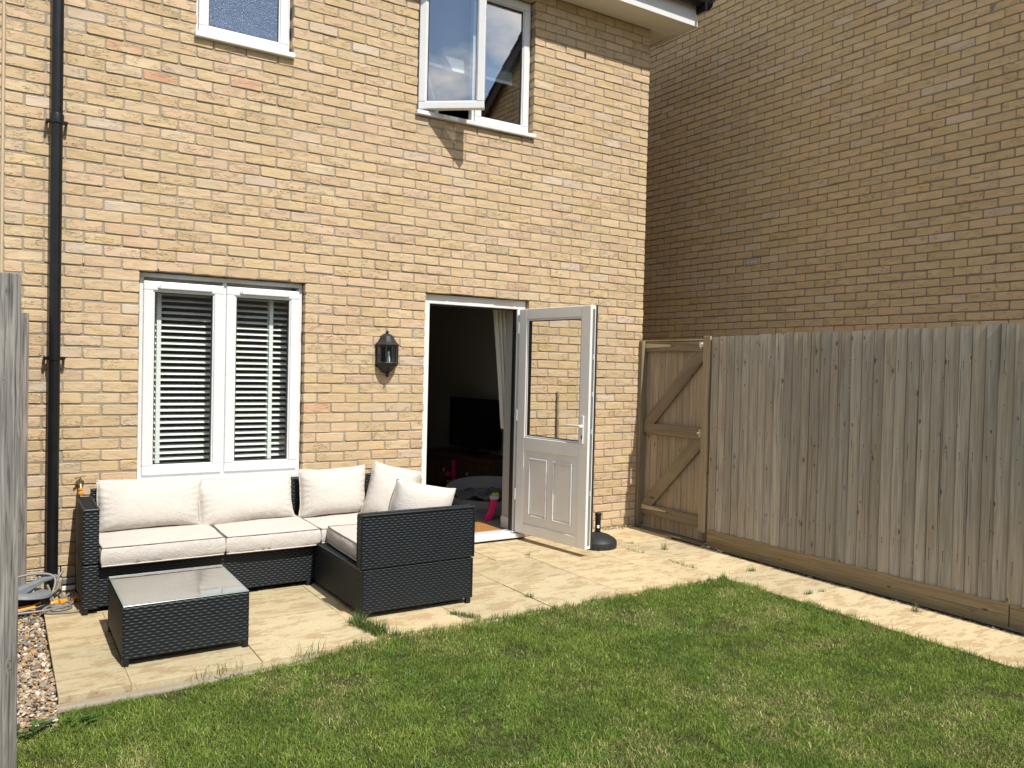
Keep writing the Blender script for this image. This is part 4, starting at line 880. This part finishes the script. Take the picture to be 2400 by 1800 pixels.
m = MB(); m.box(-12, 8, -30, -22, -.1, 5.0); m.build('wall', 'mortar', rh); m = MB(); m.prism([(-21.6, 4.9), (-30.4, 4.9), (-26, 8.2)], -12.4, 8.4, 'yz'); m.build('roof', 'tile', rh)

# ==================================================================  FURNITURE
def wicker(m, O, U, Vv, W, H, cw=.040, ch=.0150, amp=.0056):
    """woven heightfield panel; O corner, U/Vv unit axes, normal = U x V"""
    O, U, Vv = np.array(O, float), np.array(U, float), np.array(Vv, float); N = np.cross(U, Vv)
    nx, nz = max(1, round(W/cw)), max(2, round(H/ch)); sx, sz = 6, 4
    us = np.linspace(0, W, nx*sx+1); vs_ = np.linspace(0, H, nz*sz+1); uu, vv = np.meshgrid(us, vs_)
    fz = vv/H*nz; row = np.minimum(np.floor(fz+1e-6), nz-1); fr = fz-row; fxp = uu/W*nx+.5*(row % 2)
    lens = np.abs(np.sin(np.pi*fxp)); prof = np.sqrt(np.clip(4*fr*(1-fr), 0, 1))
    hgt = amp*(prof*(.25+.75*lens**.8)-1.0)
    P = O+uu[..., None]*U+vv[..., None]*Vv+hgt[..., None]*N
    r, c = uu.shape; idx = np.arange(r*c).reshape(r, c); F = np.stack([idx[:-1, :-1], idx[:-1, 1:], idx[1:, 1:], idx[1:, :-1]], -1).reshape(-1, 4)
    m.append((P.reshape(-1, 3), F))
def wbox(m, x0, x1, y0, y1, z0, z1, faces='xXyYZ', **k):
    if 'y' in faces: wicker(m, (x0, y0, z0), (1, 0, 0), (0, 0, 1), x1-x0, z1-z0, **k)
    if 'Y' in faces: wicker(m, (x1, y1, z0), (-1, 0, 0), (0, 0, 1), x1-x0, z1-z0, **k)
    if 'x' in faces: wicker(m, (x0, y1, z0), (0, -1, 0), (0, 0, 1), y1-y0, z1-z0, **k)
    if 'X' in faces: wicker(m, (x1, y0, z0), (0, 1, 0), (0, 0, 1), y1-y0, z1-z0, **k)
    if 'Z' in faces: wicker(m, (x0, y0, z1), (1, 0, 0), (0, 1, 0), x1-x0, y1-y0, **k)
def wbuild(m, name, parent, core=()):
    off = 0; V = []; F = []
    for p, f in m: V.append(p); F.append(f+off); off += len(p)
    for (x0, x1, y0, y1, z0, z1) in core:
        e = .0074; c = np.array([(x, y, z) for z in (z0+e, z1-e) for y in (y0+e, y1-e) for x in (x0+e, x1-e)]); V.append(c)
        F.append(np.array([(0, 2, 3, 1), (4, 5, 7, 6), (0, 1, 5, 4), (2, 6, 7, 3), (0, 4, 6, 2), (1, 3, 7, 5)])+off); off += 8
    return np_mesh(name, np.vstack(V), [np.vstack(F)], 'wicker', parent, smooth=True)
sofa = thing('corner_sofa', 'black wicker corner sofa with cream cushions below the ground floor window', 'sofa', (0, 0, 0))
def wpart(name, parts):
    m = []
    for p in parts: wbox(m, *p)
    return wbuild(m, name, sofa, parts)
wpart('seat_base', [(-.368, 1.03, -.60, -.06, .035, .292)])
wpart('end_seat_base', [(1.03, 1.785, -1.468, -.06, .035, .292)])
wpart('arm', [(-.370, -.285, -.612, -.06, .296, .620)]); 
wpart('arm_base', [(-.371, -.285, -.618, -.55, .03, .290)])
wpart('end_panel', [(1.015, 1.790, -1.474, -1.402, .300, .622)])
wpart('backrest', [(-.285, 1.785, -.088, -.03, .296, .665)])
m = MB()
for a, b in (((-.370, -.612), (-.285, -.612)), ((1.015, -1.472), (1.79, -1.472))): pass
m.tube([(-.366, -.608, .621), (-.289, -.608, .621)], .007, 8); m.tube([(-.366, -.608, .621), (-.366, -.07, .621)], .007, 8); m.tube([(-.289, -.608, .621), (-.289, -.07, .621)], .007, 8)
m.build('arm_cane', 'wicker', sofa, smooth=True); m = MB(); m.tube([(1.02, -1.47, .622), (1.785, -1.47, .622)], .008, 8); m.tube([(1.02, -1.406, .622), (1.785, -1.406, .622)], .007, 8); m.tube([(1.785, -1.47, .304), (1.785, -1.47, .622)], .007, 8); m.tube([(1.02, -1.47, .304), (1.02, -1.47, .622)], .007, 8)
m.tube([(1.034, -1.465, .04), (1.034, -1.465, .29)], .006, 8); m.tube([(1.781, -1.465, .04), (1.781, -1.465, .29)], .006, 8); m.tube([(1.034, -1.465, .292), (1.034, -.62, .292)], .007, 8); m.build('panel_cane', 'wicker', sofa, smooth=True)
for (x, y) in ((-.355, -.60), (1.76, -1.45), (1.05, -1.45), (1.0, -.585), (-.355, -.08), (1.76, -.08)): BX('foot', 'wicker', sofa, x-.016, x+.016, y-.014, y+.014, 0, .036, bevel=.003)
# coffee table
tb = thing('coffee_table', 'low black wicker table with a glass top in front of the sofa', 'coffee table', (.034, -1.28, 0))
m = []; Cn = [(-.305, .305, -.318, .318, .035, .292)]
wbox(m, *Cn[0], faces='xXyYZ'); wbuild(m, 'table_body', tb, Cn)
g = MB(); g.box(-.300, .300, -.312, .312, .297, .303); gl_ = g.build('glass_top', 'tableglass', tb)
k_ = NT('glass_edge', .2); k_.base((.16, .27, .24)); 
m = MB()
for (a, b) in (((-.302, -.314), (.302, -.314)), ((.302, -.314), (.302, .314)), ((.302, .314), (-.302, .314)), ((-.302, .314), (-.302, -.314))): m.tube([(a[0], a[1], .300), (b[0], b[1], .300)], .0022, 6)
m.build('glass_rim', k_.m, gl_)
for (x, y) in ((-.29, -.30), (.29, -.30), (-.29, .30), (.29, .30)): BX('foot', 'wicker', tb, x-.015, x+.015, y-.014, y+.014, 0, .036, bevel=.003)

# cushions -----------------------------------------------------------
def smooth_noise(P, s, seed):
    r = np.random.default_rng(seed); out = 0
    for o_ in range(3):
        k = r.normal(0, s*(1.8**o_), (5, 3)); ph = r.uniform(0, 6.28, 5); out = out+sum(np.sin(P @ k[i]+ph[i]) for i in range(5))/5/(1.7**o_)
    return out
def pillow(label, loc, rot, W, H, T, seed, group, droop=.0, tagwhite=False, name='back_cushion'):
    """scatter-back cushion: local x width, z height (0..H), y thickness"""
    nu, nv = 44, 34; u = np.linspace(-1, 1, nu+1); v = np.linspace(-1, 1, nv+1); U, Vv = np.meshgrid(u, v)
    rr = np.random.default_rng(seed)
    ox = W/2*U*(1-.045*(1-Vv**2)*np.abs(U)**2+.02*Vv*U)+.008*smooth_noise(np.stack([U*0, Vv, U], -1), 2, seed)*np.abs(U)**3
    oz = H/2*Vv*(1-.06*(1-U**2)*np.abs(Vv)**2)+.008*smooth_noise(np.stack([U, U*0, Vv], -1), 2, seed+1)*np.abs(Vv)**3
    th_ = T/2*(np.clip(1-np.abs(U)**2.8, 0, 1)**.5)*(np.clip(1-np.abs(Vv)**2.6, 0, 1)**.5)*(1.08-.22*Vv)
    P0 = np.stack([ox, oz, ox*0], -1); shp = np.minimum(1, (1-np.abs(U))*6)*np.minimum(1, (1-np.abs(Vv))*6)
    fa = np.arctan2(Vv, U); rip = np.sin(fa*26+seed+3*smooth_noise(P0, 3, seed+9))*np.exp(-((np.maximum(np.abs(U), np.abs(Vv))-.86)/.12)**2)*.0028
    nz_ = (.010*smooth_noise(P0, 5, seed+2)+.003*smooth_noise(P0, 14, seed+3))*shp
    front = np.stack([ox, -(th_+nz_+rip), oz+H/2], -1); back = np.stack([ox, th_*.85, oz+H/2], -1)
    if droop:
        sh = droop*np.clip(Vv, 0, 1)**2; front[..., 1] += sh; back[..., 1] += sh
    n1 = (nu+1)*(nv+1); idx = np.arange(n1).reshape(nv+1, nu+1); F = np.stack([idx[:-1, :-1], idx[:-1, 1:], idx[1:, 1:], idx[1:, :-1]], -1).reshape(-1, 4)
    o = np_mesh(name, np.vstack([front.reshape(-1, 3), back.reshape(-1, 3)]), [np.vstack([F, F[:, ::-1]+n1])], 'fabric', smooth=True)
    ring = list(front[0, :-1])+list(front[:-1, -1])+list(front[-1, ::-1][:-1])+list(front[::-1, 0][:-1]); ring.append(ring[0])
    m = MB(); m.tube([tuple(p) for p in ring], .0042, 6); m.build('piping', 'piping', o, smooth=True)
    if tagwhite: m = MB(); m.box(-.03, .04, -T/2-.035, -T/2+.01, .0, .004); m.build('care_tag', 'white', o)
    o.location = loc; o.rotation_euler = rot; return tag(o, label, 'cushion', group)
def seat(label, x0, x1, y0, y1, z0, T, seed, group, name='seat_cushion', crown=.012):
    nx, ny, nz = 30, 26, 5; W, Dp = x1-x0, y1-y0
    V = []; F = []; cx, cy = (x0+x1)/2, (y0+y1)/2
    def surf(fn, a, b):
        base = sum(len(q) for q in V); A, Bq = np.meshgrid(np.linspace(-1, 1, a+1), np.linspace(-1, 1, b+1)); P = fn(A, Bq).reshape(-1, 3); V.append(P)
        idx = np.arange((a+1)*(b+1)).reshape(b+1, a+1)+base; F.append(np.stack([idx[:-1, :-1], idx[:-1, 1:], idx[1:, 1:], idx[1:, :-1]], -1).reshape(-1, 4))
    rc = .05
    def rim(t):  # parametric rounded rectangle, t in 0..1
        pass
    def out(A, Bq, z):  # squircle outline
        k = 1-.018*(A**2*Bq**2); bul = .010*(1-z**2)
        return A*(W/2*k+bul*np.abs(A)**8), Bq*(Dp/2*k+bul*np.abs(Bq)**8)
    def top(A, Bq):
        X, Y = out(A, Bq, 1); e = (1-A**8)*(1-Bq**8); Z = T/2+crown*(1-A**2)*(1-Bq**2)*1.3+.004*smooth_noise(np.stack([X, Y, X*0], -1), 8, seed)*e
        return np.stack([X, Y, Z], -1)
    def bot(A, Bq): p = top(A, -Bq); p[..., 2] = -T/2; return p
    surf(top, nx, ny); surf(bot, nx, ny)
    def side(k):
        def f(A, Bq):
            if k == 0: X, Y = out(A, A*0-1, Bq)
            elif k == 1: X, Y = out(A*0+1, A, Bq)
            elif k == 2: X, Y = out(-A, A*0+1, Bq)
            else: X, Y = out(A*0-1, -A, Bq)
            wv = .0035*smooth_noise(np.stack([X*3, Y*3, Bq*.4], -1), 4, seed+5)
            nX = X*0; nY = Y*0
            if k == 0: nY = nY-wv
            if k == 1: nX = nX+wv
            if k == 3: nX = nX-wv
            return np.stack([X+nX, Y+nY, Bq*T/2], -1)
        return f
    for k in range(4): surf(side(k), nx if k % 2 == 0 else ny, nz)
    o = np_mesh(name, np.vstack(V), [np.vstack(F)], 'fabric', smooth=True)
    import bmesh
    bm = bmesh.new(); bm.from_mesh(o.data); bmesh.ops.remove_doubles(bm, verts=bm.verts, dist=.0005); bm.to_mesh(o.data); bm.free()
    for zz_, mt in ((T/2, 'seam'), (-T/2, 'piping')):
        pts = []
        for k in range(4):
            for t in np.linspace(-1, 1, 16)[:-1]:
                a_ = np.array([[t]]); f = side(k)(a_, a_*0+(1 if zz_ > 0 else -1)); pts.append(tuple(f[0, 0]))
        pts.append(pts[0]); m = MB(); m.tube(pts, .0042 if zz_ < 0 else .0032, 6); m.build('piping', 'piping' if zz_ < 0 else m_seam, o, smooth=True)
    b = o.modifiers.new('bevel', 'BEVEL'); b.width = .012; b.segments = 3; b.limit_method = 'ANGLE'; b.angle_limit = rad(50)
    o.location = (cx, cy, z0+T/2); return tag(o, label, 'cushion', group)
m_seam = m_plain('piping_seam', (.17, .14, .15), .8)
SG = 'cream seat cushions on the wicker sofa'; BG = 'cream back cushions on the wicker sofa'
seat('flat cream seat cushion at the left end of the sofa, next to the arm', -.278, .428, -.660, -.10, .290, .108, 1, SG)
o = seat('flat cream seat cushion in the middle of the sofa', .442, 1.056, -.655, -.10, .290, .106, 2, SG); o.rotation_euler = (rad(.6), 0, rad(-.6))
seat('cream seat cushion filling the inner corner of the sofa', 1.068, 1.775, -.64, -.10, .292, .094, 3, SG)
o = seat('cream seat cushion lying behind the tall end panel', 1.09, 1.77, -1.385, -.655, .296, .105, 4, SG, crown=.02); o.rotation_euler = (0, rad(.8), rad(-2))
pillow('plump cream back cushion at the left end with a white care tag', (.06, -.165, .388), (rad(-9), rad(.8), 0), .655, .34, .21, 11, BG, tagwhite=True)
pillow('cream back cushion leaning slumped in the middle of the sofa', (.70, -.185, .380), (rad(-16), rad(-2.5), rad(2)), .67, .335, .19, 12, BG, droop=.03)
pillow('upright cream back cushion right of the gap, under the window corner', (1.32, -.19, .382), (rad(-7), rad(-1.0), 0), .53, .36, .19, 13, BG)
pillow('cream back cushion turned sideways in the corner of the sofa', (1.650, -.345, .345), (rad(-8), rad(13), rad(-30)), .36, .42, .22, 14, BG)
pillow('cream back cushion lying against the inside of the end panel, nearest the door', (1.455, -1.235, .40), (rad(-12), rad(-11), rad(180)), .43, .38, .25, 15, BG)

# parasol base, pole ------------------------------------------------------
pz = thing('parasol_base', 'round black parasol base standing behind the open door', 'parasol base', (3.542, -.562, 0))
m = MB(); m.lathe([(.155, 0), (.165, .006), (.166, .05), (.163, .058), (.150, .075), (.10, .105), (.045, .122), (.028, .128), (.001, .129)], 48)
m.build('weighted_base', 'blackmatt', pz, smooth=True)
m = MB(); m.lathe([(.024, .12), (.024, .235), (.027, .238), (.027, .25), (.024, .252), (.024, .262), (.028, .27), (.0285, .285), (.024, .293), (.001, .294)], 24); m.build('tube', 'black', pz, smooth=True)
m = MB(); V = []; 
for i in range(7):
    a = math.radians(215+i*8); V += [(.0246*math.cos(a), .0246*math.sin(a), .165), (.0246*math.cos(a), .0246*math.sin(a), .19)]
m.add(V, [(2*i, 2*i+2, 2*i+3, 2*i+1) for i in range(6)]); m.build('sticker', 'white', pz)
BX('notch', 'seal', pz, -.012-.09, .012-.09, -.1475, -.13, .003, .018)
m = MB(); m.tube([(3.49, -.05, .02), (3.485, -.03, .7), (3.478, -.018, 1.312)], .013, 10, rr=[.013, .013, .011]); tag(m.build('wooden_pole', 'pole', None, smooth=True), 'thin wooden pole leaning on the wall behind the door glass', 'pole')

# hose pile --------------------------------------------------------------
hr = thing('hose_reel', 'grey plastic hose reel lying on the gravel by the downpipe', 'hose reel', (-.665, -.27, .0), rad(25))
m = MB(); m.lathe([(.03, .085), (.12, .100), (.145, .090), (.150, .075), (.145, .070), (.11, .078), (.04, .070)], 30, mat=Matrix.Rotation(rad(8), 4, 'Y')); m.build('reel_disc', 'grey', hr, smooth=True)
m = MB(); m.prism([(-.20, .03), (-.16, .10), (-.05, .115), (.12, .155), (.21, .158), (.20, .140), (.12, .13), (.02, .085), (-.02, .03), (-.06, .0), (-.2, .0)], -.02, .03, 'xz'); m.build('reel_frame', 'grey', hr, bevel=.006)
m = MB(); m.lathe([(.08, .0), (.15, .004), (.15, .012), (.08, .02)], 26); m.lathe([(.07, .02), (.07, .07)], 20); m.build('drum', 'blackmatt', hr, smooth=True)
def curve(pts, n=12):
    P = [np.array(p, float) for p in pts]; P = [2*P[0]-P[1]]+P+[2*P[-1]-P[-2]]; out = []
    for i in range(1, len(P)-2):
        for t in np.linspace(0, 1, n, endpoint=False):
            a, b, c, d = P[i-1:i+3]; out.append(.5*((2*b)+(-a+c)*t+(2*a-5*b+4*c-d)*t*t+(-a+3*b-3*c+d)*t**3))
    out.append(P[-2]); return [tuple(q) for q in out]
hose = [(-.44, -.10, .16), (-.47, -.13, .12), (-.50, -.22, .04), (-.56, -.33, .015), (-.66, -.40, .012), (-.80, -.38, .02), (-.83, -.28, .09), (-.70, -.22, .17), (-.55, -.20, .175), (-.49, -.22, .14), (-.51, -.27, .06), (-.56, -.30, .03),
        (-.60, -.28, .05), (-.605, -.22, .12), (-.57, -.18, .17), (-.53, -.20, .10), (-.50, -.30, .03), (-.46, -.26, .02), (-.40, -.22, .04), (-.37, -.27, .03), (-.42, -.38, .012), (-.52, -.43, .010), (-.66, -.44, .010), (-.82, -.42, .012)]
m = MB(); m.tube(curve(hose), .0078, 10); m.tube(curve([(-.54, -.38, .012), (-.46, -.375, .010), (-.415, -.41, .010), (-.43, -.455, .010), (-.49, -.47, .010), (-.52, -.44, .010), (-.49, -.40, .012)]), .0065, 8)
m.tube(curve([(-.375, -.53, .009), (-.43, -.535, .009), (-.52, -.51, .009), (-.56, -.47, .008), (-.565, -.42, .008), (-.54, -.40, .02), (-.50, -.36, .02)]), .0065, 8)
m.tube(curve([(-.46, -.13, .10), (-.455, -.2, .05), (-.44, -.28, .015), (-.40, -.33, .010)]), .0075, 8)
m.tube(curve([(-.56, -.30, .01), (-.50, -.25, .03), (-.46, -.24, .06), (-.48, -.28, .09), (-.52, -.30, .05), (-.49, -.34, .01), (-.43, -.30, .01), (-.41, -.25, .02)]), .006, 8)
tag(m.build('garden_hose', 'hose', None, smooth=True), 'tangled grey garden hose beside the downpipe', 'hose')
def fitting(a, b, label, red=True):
    a, b = Vector(a), Vector(b); d = b-a; m = MB(); n = 6; rr = [.010, .015, .016, .016, .014, .010]; pts = [a+d*(i/5) for i in range(6)]
    m.tube(pts, .01, 12, rr=rr); o = m.build('hose_connector', 'orange', None, smooth=True)
    if red: m = MB(); m.tube([a+d*.45, a+d*.55], .0168, 12); m.build('red_ring', 'red', o)
    return tag(o, label, 'hose connector', 'orange hose fittings on the patio edge')
fitting((-.52, -.33, .018), (-.43, -.30, .018), 'orange hose fitting with a red ring in the middle of the hose tangle')
fitting((-.405, -.305, .018), (-.34, -.29, .018), 'orange hose fitting closest to the sofa arm', False)
m = MB()
for (a, b) in (((-.80, -.37, .02), (-.62, -.345, .022)), ((-.78, -.405, .012), (-.60, -.37, .02)), ((-.62, -.345, .022), (-.57, -.325, .03)), ((-.74, -.35, .01), (-.60, -.40, .006))): m.tube([a, b], .006, 8, rr=[.005, .009])
tag(m.build('spray_lance', 'orange', None, smooth=True), 'orange plastic spray lance half hidden under the hose on the gravel', 'hose fitting')
